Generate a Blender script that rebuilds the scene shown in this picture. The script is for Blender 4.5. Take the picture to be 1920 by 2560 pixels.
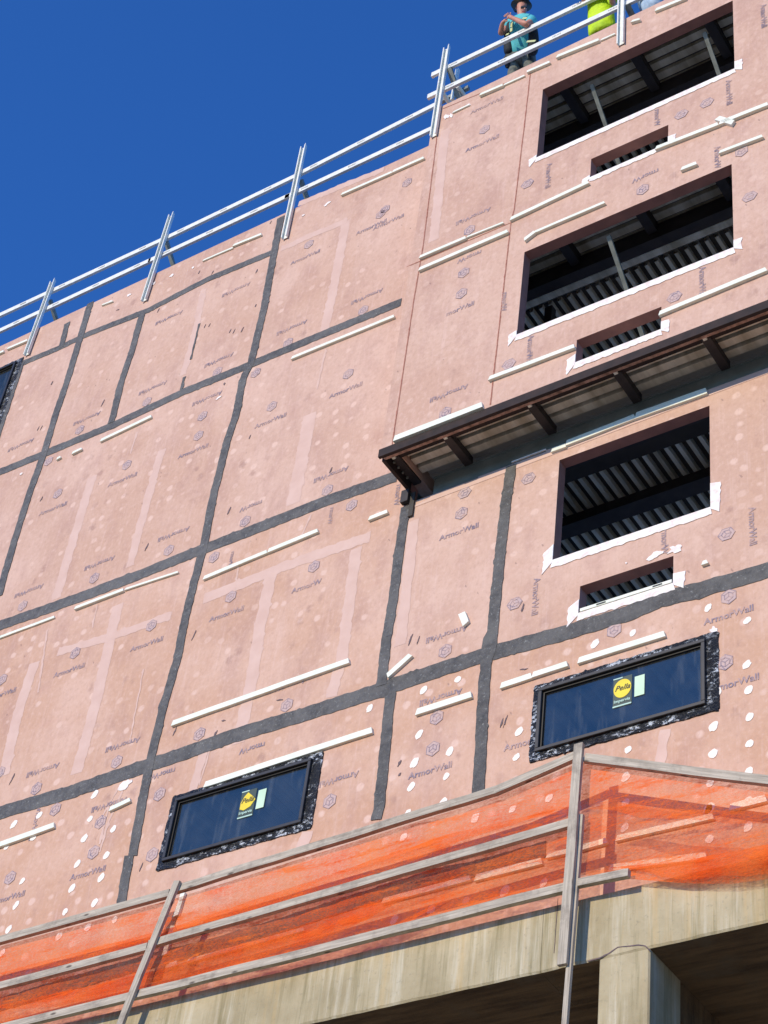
import bpy, bmesh, math, random
from mathutils import Vector, Matrix, noise
random.seed(7)
R = math.radians
for o in list(bpy.data.objects): bpy.data.objects.remove(o)
S = bpy.context.scene
COL = S.collection

# ------------------------------------------------------------------ camera
CAMZ = 1.6
RM = Matrix(((0.8336398, 0.3059327, 0.4598367), (0.5413773, -0.6174515, -0.5706701), (0.1093402, 0.7246784, -0.6803572)))
F = 4720.0
cd = bpy.data.cameras.new('camera'); cam = bpy.data.objects.new('camera', cd); COL.objects.link(cam)
cd.sensor_fit = 'VERTICAL'; cd.sensor_height = 24.0; cd.lens = 24.0 * F / 2560.0
cd.clip_start = 0.1; cd.clip_end = 3000
cam.matrix_world = Matrix.Translation((0, 0, CAMZ)) @ RM.to_4x4()
S.camera = cam
# ------------------------------------------------------------------ sky, sun, exposure
SUN = Vector((-0.20, -1.0, 0.36)).normalized()
w = bpy.data.worlds.new('World'); S.world = w; w.use_nodes = True
nt = w.node_tree; nt.nodes.clear()
sky = nt.nodes.new('ShaderNodeTexSky'); sky.sky_type = 'NISHITA'; sky.sun_disc = False
sky.sun_elevation = math.asin(SUN.z); sky.sun_rotation = math.atan2(SUN.x, SUN.y)
sky.altitude = 0; sky.air_density = 1.0; sky.dust_density = 0.0; sky.ozone_density = 10.0
bg = nt.nodes.new('ShaderNodeBackground'); bg.inputs[1].default_value = 0.14
wo = nt.nodes.new('ShaderNodeOutputWorld')
gain = nt.nodes.new('ShaderNodeVectorMath'); gain.operation = 'MULTIPLY'; gain.inputs[1].default_value = (1.0, 1.42, 1.78)   # polariser-deep blue
nt.links.new(sky.outputs[0], gain.inputs[0]); nt.links.new(gain.outputs[0], bg.inputs[0]); nt.links.new(bg.outputs[0], wo.inputs[0])
sl = bpy.data.lights.new('sun', 'SUN'); sl.energy = 3.55; sl.angle = R(0.5); sl.color = (1.0, 0.87, 0.66)
so = bpy.data.objects.new('sun', sl); COL.objects.link(so)
so.rotation_euler = SUN.to_track_quat('Z', 'Y').to_euler()
S.view_settings.view_transform = 'Standard'; S.view_settings.look = 'None'
S.view_settings.exposure = 0.0; S.view_settings.gamma = 1.0
S.render.resolution_x = 768; S.render.resolution_y = 1024

# ------------------------------------------------------------------ measuring: a pixel of the photo seen on the plane y = D
K = 960 / 1659
OFF = dict(L1=(0,400,K),L2=(0,1000,K),L3=(0,1500,K),L4=(0,1920,K),R1=(960,0,K),R2=(960,500,K),R3=(960,1000,K),R4=(960,1500,K),R5=(960,1920,K),
           Z1=(1240,1820,400/1659),Z2=(1200,2160,500/1659),Z3=(280,2160,400/1659),Z4=(900,1000,400/1659),Z5=(1000,80,240/1659),Z6=(0,660,300/1659),
           Z7=(580,340,240/1659),M1=(1220,0,160/1659),M2=(1440,0,240/1659),S=(0,0,1))
def pt(c, x, y, D=12.0):
    o = OFF[c]; px = o[0] + x*o[2]; py = o[1] + y*o[2]
    r = RM @ Vector((px-960, -(py-1280), -F)); r *= D/r.y
    return Vector((r.x, D, r.z + CAMZ))
H = CAMZ     # heights below are written as h+H with h measured above the eye
WY, BY = 12.0, 11.4          # recessed wall plane, projecting bay plane

# ------------------------------------------------------------------ materials
def srgb(r, g, b):
    f = lambda c: ((c/255+0.055)/1.055)**2.4 if c > 10 else c/255/12.92
    return (f(r), f(g), f(b), 1)
def newmat(name):
    m = bpy.data.materials.new(name); m.use_nodes = True
    n = m.node_tree.nodes; n.clear()
    out = n.new('ShaderNodeOutputMaterial'); b = n.new('ShaderNodeBsdfPrincipled')
    m.node_tree.links.new(b.outputs[0], out.inputs[0])
    return m, m.node_tree, b, out
def mixc(t, fac, a, b):
    x = t.nodes.new('ShaderNodeMix'); x.data_type = 'RGBA'
    for s, v in ((0, fac), (6, a), (7, b)):
        if isinstance(v, bpy.types.NodeSocket): t.links.new(v, x.inputs[s])
        else: x.inputs[s].default_value = v
    return x.outputs[2]
def coords(t, scale=(1,1,1), rot=(0,0,0)):
    g = t.nodes.new('ShaderNodeNewGeometry'); mp = t.nodes.new('ShaderNodeMapping')
    mp.inputs['Scale'].default_value = scale; mp.inputs['Rotation'].default_value = rot
    t.links.new(g.outputs['Position'], mp.inputs[0]); return mp.outputs[0]
def nz(t, co, scale, detail=4, rough=0.55):
    x = t.nodes.new('ShaderNodeTexNoise'); x.inputs['Scale'].default_value = scale
    x.inputs['Detail'].default_value = detail; x.inputs['Roughness'].default_value = rough
    t.links.new(co, x.inputs['Vector']); return x.outputs[0]
def ramp(t, v, lo, hi, a=0.0, b=1.0):
    x = t.nodes.new('ShaderNodeMapRange'); t.links.new(v, x.inputs[0])
    x.inputs[1].default_value = lo; x.inputs[2].default_value = hi; x.inputs[3].default_value = a; x.inputs[4].default_value = b
    return x.outputs[0]
def mth(t, op, a, b=0.0):
    x = t.nodes.new('ShaderNodeMath'); x.operation = op
    for i, v in enumerate((a, b)):
        if isinstance(v, bpy.types.NodeSocket): t.links.new(v, x.inputs[i])
        else: x.inputs[i].default_value = v
    return x.outputs[0]
def bump(t, b, h, strength=0.3, dist=0.01):
    x = t.nodes.new('ShaderNodeBump'); x.inputs['Strength'].default_value = strength; x.inputs['Distance'].default_value = dist
    t.links.new(h, x.inputs['Height']); t.links.new(x.outputs[0], b.inputs['Normal'])
def simple(name, c1, c2, scale=6, rough=0.7, metal=0.0, stretch=(1,1,1), bs=0.2, lo=.35, hi=.65, bd=.004, spec=.5):
    m, t, b, o = newmat(name); co = coords(t, stretch); n = nz(t, co, scale)
    t.links.new(mixc(t, ramp(t, n, lo, hi), c1, c2), b.inputs['Base Color'])
    b.inputs['Roughness'].default_value = rough; b.inputs['Metallic'].default_value = metal
    b.inputs['Specular IOR Level'].default_value = spec
    if bs: bump(t, b, nz(t, co, scale*4), bs, bd)
    return m

def sheathing(name, base, alt, dab, dab_hi=.30, lights=1.0):
    """pink coated gypsum boards: per-board tint, roller dabs over the screws, scuffs, fine fibre"""
    m, t, b, o = newmat(name)
    at = t.nodes.new('ShaderNodeAttribute'); at.attribute_name = 'tint'; at.attribute_type = 'GEOMETRY'
    co = coords(t)
    col = mixc(t, at.outputs['Fac'], base, alt)
    big = nz(t, co, 0.9, 5, .6)
    col = mixc(t, ramp(t, big, .40, .62, 0, .5), col, dab)
    mid = nz(t, coords(t, (1, 1, .45)), 3.2, 5, .6)
    col = mixc(t, ramp(t, mid, .48, .68, 0, .5), col, srgb(180, 140, 124))
    # dabs in rows about 0.4 m apart, 0.2 m up
    v = t.nodes.new('ShaderNodeTexVoronoi'); v.feature = 'F1'; v.inputs['Scale'].default_value = 1.0; v.inputs['Randomness'].default_value = .55
    wob = nz(t, co, 9, 2)
    cx = t.nodes.new('ShaderNodeVectorMath'); cx.operation = 'MULTIPLY'; t.links.new(co, cx.inputs[0]); cx.inputs[1].default_value = (4.4, 0.0, 4.4)
    t.links.new(cx.outputs[0], v.inputs['Vector'])
    d = mth(t, 'ADD', v.outputs['Distance'], mth(t, 'MULTIPLY', wob, .16))
    # make dabs taller than wide: second finer coordinate weighting comes from the scale above
    present = ramp(t, nz(t, co, .55, 2), .30, .50, .15, 1)
    dabm = mth(t, 'MULTIPLY', ramp(t, d, .24, .33, 1, 0), present)
    col = mixc(t, mth(t, 'MULTIPLY', dabm, .9*lights), col, dab)
    # grey scuffs
    v2 = t.nodes.new('ShaderNodeTexVoronoi'); v2.inputs['Scale'].default_value = 1.0
    c2 = t.nodes.new('ShaderNodeVectorMath'); c2.operation = 'MULTIPLY'; t.links.new(co, c2.inputs[0]); c2.inputs[1].default_value = (3.7, 0, 2.9)
    t.links.new(c2.outputs[0], v2.inputs['Vector'])
    sc = mth(t, 'MULTIPLY', ramp(t, mth(t, 'ADD', v2.outputs['Distance'], mth(t, 'MULTIPLY', nz(t, co, 14, 4), .5)), .34, .50, 1, 0), ramp(t, nz(t, co, .8, 2), .46, .62))
    col = mixc(t, mth(t, 'MULTIPLY', sc, .6), col, srgb(160, 122, 108))
    # vertical runs and trowel streaks
    st = nz(t, coords(t, (9, 1, .5)), 2.0, 6, .65)
    col = mixc(t, ramp(t, st, .54, .74, 0, .42), col, srgb(224, 192, 176))
    st2 = nz(t, coords(t, (.8, 1, 7)), 1.6, 5, .6)
    col = mixc(t, ramp(t, st2, .58, .78, 0, .22), col, srgb(206, 158, 140))
    gr = nz(t, coords(t, (1, 1, .8)), 17, 6, .75)
    col = mixc(t, ramp(t, gr, .52, .70, 0, .42), col, srgb(168, 128, 112))
    col = mixc(t, ramp(t, gr, .48, .32, 0, .35), col, srgb(232, 200, 184))
    # small dark nicks and rub marks
    v3 = t.nodes.new('ShaderNodeTexVoronoi'); v3.inputs['Scale'].default_value = 1.0
    c3 = t.nodes.new('ShaderNodeVectorMath'); c3.operation = 'MULTIPLY'; t.links.new(coords(t, (1, 1, 1), (0, R(25), 0)), c3.inputs[0]); c3.inputs[1].default_value = (7.5, 0, 3.2)
    t.links.new(c3.outputs[0], v3.inputs['Vector'])
    nk = mth(t, 'MULTIPLY', ramp(t, mth(t, 'ADD', v3.outputs['Distance'], mth(t, 'MULTIPLY', nz(t, co, 30, 3), .16)), .13, .17, 1, 0), ramp(t, nz(t, co, 1.7, 3), .50, .56))
    col = mixc(t, mth(t, 'MULTIPLY', nk, .55), col, srgb(128, 98, 92))
    fine = nz(t, co, 60, 3)
    col = mixc(t, ramp(t, fine, .3, .7, 0, .2), col, srgb(200, 160, 145))
    t.links.new(col, b.inputs['Base Color']); b.inputs['Roughness'].default_value = .62
    b.inputs['Specular IOR Level'].default_value = .3
    bump(t, b, nz(t, co, 5, 8, .7), .25, .01)
    return m
M = {}
M['pink'] = sheathing('pink_sheathing', srgb(202, 164, 141), srgb(201, 157, 126), srgb(226, 192, 172))
M['pink_bay'] = sheathing('pink_sheathing_bay', srgb(205, 168, 144), srgb(201, 161, 138), srgb(222, 188, 167), lights=.7)
M['band'] = simple('pale_pink_coating', srgb(216, 182, 165), srgb(208, 172, 154), 4, .6, bs=.1)
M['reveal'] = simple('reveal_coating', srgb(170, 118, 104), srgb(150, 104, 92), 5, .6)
def tape_mat():
    m, t, b, o = newmat('joint_tape'); co = coords(t)
    n = nz(t, co, 9, 7, .75)
    col = mixc(t, ramp(t, n, .35, .65), srgb(60, 58, 54), srgb(100, 97, 91))
    col = mixc(t, ramp(t, nz(t, co, 2.1, 4, .6), .45, .62, 0, .5), col, srgb(112, 110, 104))
    c2 = mixc(t, ramp(t, nz(t, coords(t, (1, 1, 1)), 26, 5, .75), .58, .68, 0, .8), col, srgb(150, 150, 144))
    t.links.new(c2, b.inputs['Base Color']); b.inputs['Roughness'].default_value = .48
    bump(t, b, nz(t, co, 8, 7, .75), .9, .03); return m
M['tape'] = tape_mat()
M['foam'] = simple('white_strip', srgb(238, 238, 222), srgb(226, 232, 212), 9, .6, bs=.15)
M['dab'] = simple('white_dab', srgb(248, 240, 228), srgb(238, 226, 212), 20, .6)
def seal_mat():
    m, t, b, o = newmat('white_sealant'); co = coords(t)
    c = mixc(t, ramp(t, nz(t, co, 16, 5), .42, .7), srgb(246, 240, 232), srgb(226, 208, 198))
    t.links.new(c, b.inputs['Base Color']); b.inputs['Roughness'].default_value = .6
    bump(t, b, nz(t, co, 14, 6), .5, .01); return m
M['sealant'] = seal_mat()
M['smudge'] = simple('dark_smear', srgb(84, 72, 76), srgb(120, 98, 98), 30, .7)
def ink_mat():
    m, t, b, o = newmat('printed_ink'); co = coords(t)
    c = mixc(t, ramp(t, nz(t, co, 8, 4, .75), .38, .62, 0, .85), srgb(132, 118, 132), srgb(200, 164, 148))
    t.links.new(c, b.inputs['Base Color']); b.inputs['Roughness'].default_value = .65; return m
M['ink'] = ink_mat()
M['ink_fill'] = simple('printed_ink_fill', srgb(188, 164, 160), srgb(200, 170, 158), 12, .65, bs=0)
M['zinc'] = simple('galvanised_steel', srgb(240, 240, 230), srgb(222, 224, 214), 14, .45, .1, bs=.08)
M['zinc_dull'] = simple('dull_galvanised', srgb(150, 154, 146), srgb(122, 126, 118), 10, .5, .4, bs=.1)
M['stamp'] = simple('stamp_ink', srgb(60, 62, 60), srgb(90, 92, 88), 30, .7, bs=0)
M['deck'] = simple('deck_metal', srgb(250, 242, 220), srgb(190, 178, 150), 5, .38, .0, stretch=(1, .15, .15), bs=.1)
M['rust'] = simple('rusty_steel', srgb(52, 38, 34), srgb(36, 27, 25), 8, .75, .2, bs=.4)
M['rust_line'] = simple('rusty_seam', srgb(150, 86, 66), srgb(176, 120, 100), 25, .8, bs=0)
M['primer'] = simple('grey_primer', srgb(122, 132, 128), srgb(104, 114, 110), 4, .55, .0, bs=.1)
M['joist'] = simple('dark_joist', srgb(62, 56, 54), srgb(46, 42, 42), 6, .6, .2)
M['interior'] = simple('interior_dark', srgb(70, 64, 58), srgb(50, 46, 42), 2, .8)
M['floor'] = simple('slab_floor', srgb(226, 220, 206), srgb(208, 202, 190), 2, .8)
def wood_mat(n='weathered_timber', a=(204,192,172), bb=(148,138,122)):
    m, t, b, o = newmat(n)
    co = t.nodes.new('ShaderNodeTexCoord'); mp = t.nodes.new('ShaderNodeMapping'); mp.inputs['Scale'].default_value = (1.2, 26, 26)
    t.links.new(co.outputs['Object'], mp.inputs[0])
    g = nz(t, mp.outputs[0], 2.2, 6, .65)
    c = mixc(t, ramp(t, g, .32, .68), srgb(*a), srgb(*bb))
    mp2 = t.nodes.new('ShaderNodeMapping'); mp2.inputs['Scale'].default_value = (3.2, 9, 9); t.links.new(co.outputs['Object'], mp2.inputs[0])
    v = t.nodes.new('ShaderNodeTexVoronoi'); v.inputs['Scale'].default_value = 1; t.links.new(mp2.outputs[0], v.inputs['Vector'])
    c = mixc(t, ramp(t, v.outputs['Distance'], .08, .16, .85, 0), c, srgb(70, 58, 50))
    c = mixc(t, ramp(t, nz(t, coords(t), 5, 5, .7), .5, .68, 0, .6), c, srgb(116, 106, 94))
    t.links.new(c, b.inputs['Base Color']); b.inputs['Roughness'].default_value = .8
    bump(t, b, g, .5, .004); return m
M['wood'] = wood_mat()
def concrete_mat():
    m, t, b, o = newmat('stained_concrete'); co = coords(t)
    c = mixc(t, ramp(t, nz(t, co, 1.3, 6, .6), .35, .66), srgb(192, 178, 144), srgb(160, 146, 112))
    c = mixc(t, ramp(t, nz(t, coords(t, (6, 6, .35)), 1.6, 6, .7), .5, .72, 0, .75), c, srgb(212, 204, 180))
    c = mixc(t, ramp(t, nz(t, coords(t, (5, 5, .25)), 2.3, 5, .7), .50, .68, 0, .75), c, srgb(132, 122, 84))
    c = mixc(t, ramp(t, nz(t, coords(t, (2.2, 2.2, .12)), 1.5, 5, .7), .57, .72, 0, .38), c, srgb(206, 168, 98))
    c = mixc(t, ramp(t, nz(t, co, 22, 5, .7), .58, .75, 0, .5), c, srgb(110, 106, 92))
    t.links.new(c, b.inputs['Base Color']); b.inputs['Roughness'].default_value = .82
    bump(t, b, nz(t, co, 9, 9, .7), .5, .02); return m
M['concrete'] = concrete_mat()
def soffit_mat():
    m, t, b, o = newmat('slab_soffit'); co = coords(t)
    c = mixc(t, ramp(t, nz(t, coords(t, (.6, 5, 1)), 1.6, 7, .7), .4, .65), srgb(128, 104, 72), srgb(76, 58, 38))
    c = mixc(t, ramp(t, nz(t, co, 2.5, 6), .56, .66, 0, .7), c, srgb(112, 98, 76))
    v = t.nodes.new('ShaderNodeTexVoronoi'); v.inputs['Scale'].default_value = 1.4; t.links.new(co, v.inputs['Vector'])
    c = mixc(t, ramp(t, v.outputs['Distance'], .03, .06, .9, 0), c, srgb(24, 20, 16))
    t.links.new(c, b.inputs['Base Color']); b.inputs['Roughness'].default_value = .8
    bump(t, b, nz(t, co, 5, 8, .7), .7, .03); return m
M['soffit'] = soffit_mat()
def net_mat():
    m, t, b, o = newmat('orange_netting'); t.links.remove(b.outputs[0].links[0])
    co = coords(t)
    c = mixc(t, ramp(t, nz(t, co, 2, 5), .35, .65), srgb(254, 134, 62), srgb(246, 102, 40))
    df = t.nodes.new('ShaderNodeBsdfDiffuse'); t.links.new(c, df.inputs[0])
    tl = t.nodes.new('ShaderNodeBsdfTranslucent'); t.links.new(c, tl.inputs[0])
    ms = t.nodes.new('ShaderNodeMixShader'); ms.inputs[0].default_value = .35
    t.links.new(df.outputs[0], ms.inputs[1]); t.links.new(tl.outputs[0], ms.inputs[2])
    tr = t.nodes.new('ShaderNodeBsdfTransparent'); tr.inputs[0].default_value = (1, .90, .84, 1)
    # open weave: threads bunch up in streaks
    st = nz(t, coords(t, (.55, 1, 3.6), (0, R(-6), 0)), 1.5, 5, .6)
    fac = ramp(t, st, .38, .62, .22, .56)
    wv = nz(t, coords(t, (1, 1, 2.2)), 34, 3, .7); fac = mth(t, 'ADD', fac, mth(t, 'MULTIPLY', mth(t, 'SUBTRACT', wv, .5), 1.3))
    cr_ = nz(t, coords(t, (.8, 1, 5), (0, R(14), 0)), 2.6, 6, .7); fac = mth(t, 'ADD', fac, ramp(t, cr_, .55, .60, 0, .3))
    mx = t.nodes.new('ShaderNodeMixShader'); t.links.new(fac, mx.inputs[0])
    t.links.new(tr.outputs[0], mx.inputs[1]); t.links.new(ms.outputs[0], mx.inputs[2]); t.links.new(mx.outputs[0], o.inputs[0])
    return m
M['net'] = net_mat()
def glass_mat():
    m, t, b, o = newmat('coated_glass'); t.links.remove(b.outputs[0].links[0])
    g = t.nodes.new('ShaderNodeBsdfGlossy'); g.inputs[0].default_value = (.80, .72, .58, 1); g.inputs[1].default_value = .03
    tr = t.nodes.new('ShaderNodeBsdfTransparent'); tr.inputs[0].default_value = (.42, .48, .5, 1)
    mx = t.nodes.new('ShaderNodeMixShader'); mx.inputs[0].default_value = .20
    t.links.new(tr.outputs[0], mx.inputs[1]); t.links.new(g.outputs[0], mx.inputs[2])
    df = t.nodes.new('ShaderNodeBsdfDiffuse'); df.inputs[0].default_value = (.5, .52, .5, 1); m2 = t.nodes.new('ShaderNodeMixShader')
    dg_ = nz(t, coords(t, (9, 1, 1.1), (0, R(38), 0)), 1.3, 3, .6)  # faint diagonal streaks painted in for lit ribs seen through the pane
    t.links.new(mth(t, 'ADD', ramp(t, dg_, .56, .66, 0, .05), ramp(t, nz(t, coords(t), 2.2, 5, .6), .35, .7, .012, .05)), m2.inputs[0])
    t.links.new(mx.outputs[0], m2.inputs[1]); t.links.new(df.outputs[0], m2.inputs[2]); t.links.new(m2.outputs[0], o.inputs[0])
    return m
M['glass'] = glass_mat()
M['frame'] = simple('black_frame', srgb(48, 47, 45), srgb(38, 38, 37), 9, .4, bs=0)
M['gasket'] = simple('black_gasket', srgb(12, 12, 13), srgb(18, 18, 18), 9, .5, bs=0)
def foil_mat():
    m, t, b, o = newmat('crinkled_flashing'); co = coords(t)
    n = nz(t, coords(t, (1, 1, 1.6)), 15, 6, .8)
    c = mixc(t, mth(t, 'MULTIPLY', ramp(t, n, .53, .57), ramp(t, nz(t, co, 3.5, 2), .42, .55)), srgb(18, 19, 22), srgb(214, 220, 224))  # pale flecks painted into the colour as glints off shiny creases
    t.links.new(c, b.inputs['Base Color']); b.inputs['Roughness'].default_value = .32
    b.inputs['Metallic'].default_value = .15
    bump(t, b, nz(t, co, 26, 5, .7), .9, .03); return m
M['foil'] = foil_mat()
M['yellow'] = simple('yellow_label', srgb(240, 216, 40), srgb(232, 204, 34), 6, .5, bs=0)
M['label_green'] = simple('pale_green_label', srgb(206, 232, 200), srgb(194, 224, 190), 6, .5, bs=0)
M['label_dark'] = simple('dark_label', srgb(52, 74, 66), srgb(46, 66, 60), 6, .5, bs=0)
M['label_white'] = simple('label_print', srgb(190, 222, 204), srgb(176, 208, 190), 6, .5, bs=0)
M['black_ink'] = simple('black_ink', srgb(40, 44, 24), srgb(46, 50, 28), 6, .5, bs=0)
M['ground'] = simple('gravel_ground', srgb(176, 162, 136), srgb(154, 142, 118), 1.5, .9, bd=.03)
M['skin'] = simple('skin', srgb(206, 146, 120), srgb(190, 128, 104), 14, .55, bs=.05)
M['teal'] = simple('teal_shirt', srgb(96, 196, 200), srgb(74, 176, 182), 9, .8, bs=.4, bd=.01)
M['vest_dark'] = simple('dark_vest', srgb(34, 40, 46), srgb(24, 30, 38), 9, .8, bs=.3, bd=.01)
M['stripe'] = simple('reflective_stripe', srgb(206, 208, 150), srgb(190, 196, 130), 9, .5, bs=0)
M['trouser'] = simple('worn_trousers', srgb(122, 124, 112), srgb(72, 78, 78), 12, .85, bs=.4, bd=.01)
M['hat'] = simple('dark_hat', srgb(32, 34, 38), srgb(22, 24, 28), 9, .5, bs=0)
M['hivis'] = simple('hivis_fabric', srgb(210, 240, 20), srgb(150, 190, 12), 3, .7, bs=.6, bd=.04)
M['jeans'] = simple('pale_denim', srgb(190, 210, 224), srgb(130, 156, 182), 9, .85, bs=.3)
M['plastic'] = simple('torn_plastic', srgb(150, 140, 118), srgb(110, 98, 78), 12, .3, bs=.5, bd=.02)
M['cloth_red'] = simple('red_cloth', srgb(170, 70, 80), srgb(150, 56, 66), 9, .8, bs=0)

# ------------------------------------------------------------------ object helpers
def link(name, me, m, parent=None, loc=None):
    o = bpy.data.objects.new(name, me); COL.objects.link(o)
    if m is not None:
        for x in (m if isinstance(m, (list, tuple)) else [m]): me.materials.append(M[x] if isinstance(x, str) else x)
    if parent is not None: o.parent = parent
    if loc is not None: o.location = loc
    return o
def obj(name, bm, m, parent=None, smooth=False, loc=None):
    me = bpy.data.meshes.new(name); bmesh.ops.recalc_face_normals(bm, faces=bm.faces[:]) if not smooth == 'keep' else None
    if smooth is True:
        for f in bm.faces: f.smooth = True
    bm.to_mesh(me); bm.free(); return link(name, me, m, parent, loc)
def empty(name, loc=(0, 0, 0), parent=None):
    o = bpy.data.objects.new(name, None); COL.objects.link(o); o.location = loc; o.empty_display_size = .3
    if parent: o.parent = parent
    return o
def tag(o, label, cat=None, group=None, kind=None):
    if label: o['label'] = label
    if cat: o['category'] = cat
    if group: o['group'] = group
    if kind: o['kind'] = kind
    return o
def box(bm, x0, x1, y0, y1, z0, z1, mi=0):
    v = [bm.verts.new(p) for p in ((x0,y0,z0),(x1,y0,z0),(x1,y1,z0),(x0,y1,z0),(x0,y0,z1),(x1,y0,z1),(x1,y1,z1),(x0,y1,z1))]
    for q in ((0,1,2,3),(4,7,6,5),(0,4,5,1),(1,5,6,2),(2,6,7,3),(3,7,4,0)):
        f = bm.faces.new([v[i] for i in q]); f.material_index = mi
    return bm
def bar(bm, a, b, w, h, up=Vector((0, 0, 1)), mi=0, n=1, wob=0.0):
    """beam from a to b; w across (in the side direction), h along 'up'; optional slight warp"""
    a = Vector(a); b = Vector(b); d = (b-a).normalized(); s = d.cross(up).normalized(); u = s.cross(d).normalized()
    rings = []
    for i in range(n+1):
        t = i/n; c = a.lerp(b, t)
        if wob: c += u*wob*(noise.noise(c*1.3)) + s*wob*.6*(noise.noise(c*1.1+Vector((9, 9, 9))))
        rings.append([bm.verts.new(c + s*sx*w/2 + u*sz*h/2) for sx, sz in ((-1,-1),(1,-1),(1,1),(-1,1))])
    for i in range(n):
        for k in range(4):
            f = bm.faces.new((rings[i][k], rings[i][(k+1)%4], rings[i+1][(k+1)%4], rings[i+1][k])); f.material_index = mi
    bm.faces.new(rings[0][::-1]).material_index = mi; bm.faces.new(rings[-1]).material_index = mi
    return bm
def local_bar(name, a, b, w, h, m, parent=None, up=Vector((0, 0, 1)), n=8, wob=0.0, bev=0.0):
    """a bar whose own x axis runs along it, so that wood grain follows it"""
    a = Vector(a); b = Vector(b); L = (b-a).length; d = (b-a).normalized()
    s = d.cross(up).normalized(); u = s.cross(d).normalized()
    bm = bmesh.new(); bar(bm, (-L/2, 0, 0), (L/2, 0, 0), w, h, n=n, wob=0)
    rnd = Vector((random.random()*50, random.random()*50, 3))
    if wob:
        for v in bm.verts:
            q = Vector((v.co.x*1.1, 0, 0)) + rnd
            v.co.z += wob*noise.noise(q); v.co.y += wob*.5*noise.noise(q*1.7)
    if bev: bmesh.ops.bevel(bm, geom=[e for e in bm.edges if len(e.link_faces) == 2 and e.calc_face_angle(0) > .5], offset=bev, segments=1, affect='EDGES')
    o = obj(name, bm, m, parent)
    # columns: x->d, y->-s (side), z->u
    mat = Matrix((d, -s, u)).transposed().to_4x4(); mat.translation = (a+b)/2
    if parent: o.matrix_world = mat; o.matrix_parent_inverse = Matrix.Translation(parent.location).inverted()
    else: o.matrix_world = mat
    return o

# flat-on-wall shapes -----------------------------------------------------------------
def slab_poly(bm, pts, y, th, mi=0):
    """polygon in the wall plane (list of (x,z)), front face at y-th, sides back to y"""
    f = [bm.verts.new((x, y-th, z)) for x, z in pts]; k = [bm.verts.new((x, y, z)) for x, z in pts]
    bm.faces.new(f).material_index = mi
    n = len(pts)
    for i in range(n): bm.faces.new((f[i], f[(i+1)%n], k[(i+1)%n], k[i])).material_index = mi
def ragged_strip(path, width, y, th, rag=.012, step=.035, taper=True, flat=False):
    """strip following path [(x,z)] with torn edges"""
    P = [Vector((x, 0, z)) for x, z in path]; pts = []
    for a, b in zip(P, P[1:]):
        n = max(1, int((b-a).length/step))
        for i in range(n): pts.append(a.lerp(b, i/n))
    pts.append(P[-1]); bm = bmesh.new(); prev = None; seed = random.random()*99
    for i, p in enumerate(pts):
        a = pts[max(0, i-3)]; b = pts[min(len(pts)-1, i+3)]; d = (b-a).normalized(); s = Vector((-d.z, 0, d.x))
        q = p*9 + Vector((seed, 0, 0)); q2 = p*34 + Vector((seed, 7, 0))
        l = width/2 + rag*noise.noise(q) + rag*.55*noise.noise(q2) + (rag*1.6*random.random() if random.random() < .04 else 0)
        r = width/2 + rag*noise.noise(q+Vector((0, 31, 0))) + rag*.55*noise.noise(q2+Vector((0, 31, 0))) + (rag*1.6*random.random() if random.random() < .04 else 0)
        L = p + s*l; Rr = p - s*r; mid = p + s*width*.1*noise.noise(q*.5)
        bumpy = .0015*noise.noise(q2)
        if flat:
            row = [bm.verts.new((L.x, y-th, L.z)), bm.verts.new((Rr.x, y-th, Rr.z))]
            if prev: bm.faces.new((prev[0], prev[1], row[1], row[0]))
            prev = row; continue
        row = [bm.verts.new((L.x, y, L.z)), bm.verts.new((L.x, y-th, L.z)), bm.verts.new((mid.x, y-th-.0015+bumpy, mid.z)), bm.verts.new((Rr.x, y-th, Rr.z)), bm.verts.new((Rr.x, y, Rr.z))]
        if prev:
            for k in range(4): bm.faces.new((prev[k], prev[k+1], row[k+1], row[k]))
        else: bm.faces.new(row)
        prev = row
    if not flat: bm.faces.new(prev[::-1])
    return bm
def blob(bm, c, rx, rz, y, th, ang=0.0, n=14, rag=.18):
    sd = random.random()*99; pts = []
    for i in range(n):
        a = 2*math.pi*i/n; r = 1 + rag*noise.noise(Vector((math.cos(a)*1.7+sd, math.sin(a)*1.7, sd)))*2
        x = math.cos(a)*rx*r; z = math.sin(a)*rz*r
        pts.append((c[0] + x*math.cos(ang) - z*math.sin(ang), c[1] + x*math.sin(ang) + z*math.cos(ang)))
    slab_poly(bm, pts, y, th)
def xz(c, x, y, D): p = pt(c, x, y, D); return (p.x, p.z)
def path(D, *q):
    out = []; c = None; i = 0
    for e in q:
        if isinstance(e, str): c = e
        else: out.append(xz(c, e[0], e[1], D))
    return out

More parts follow.
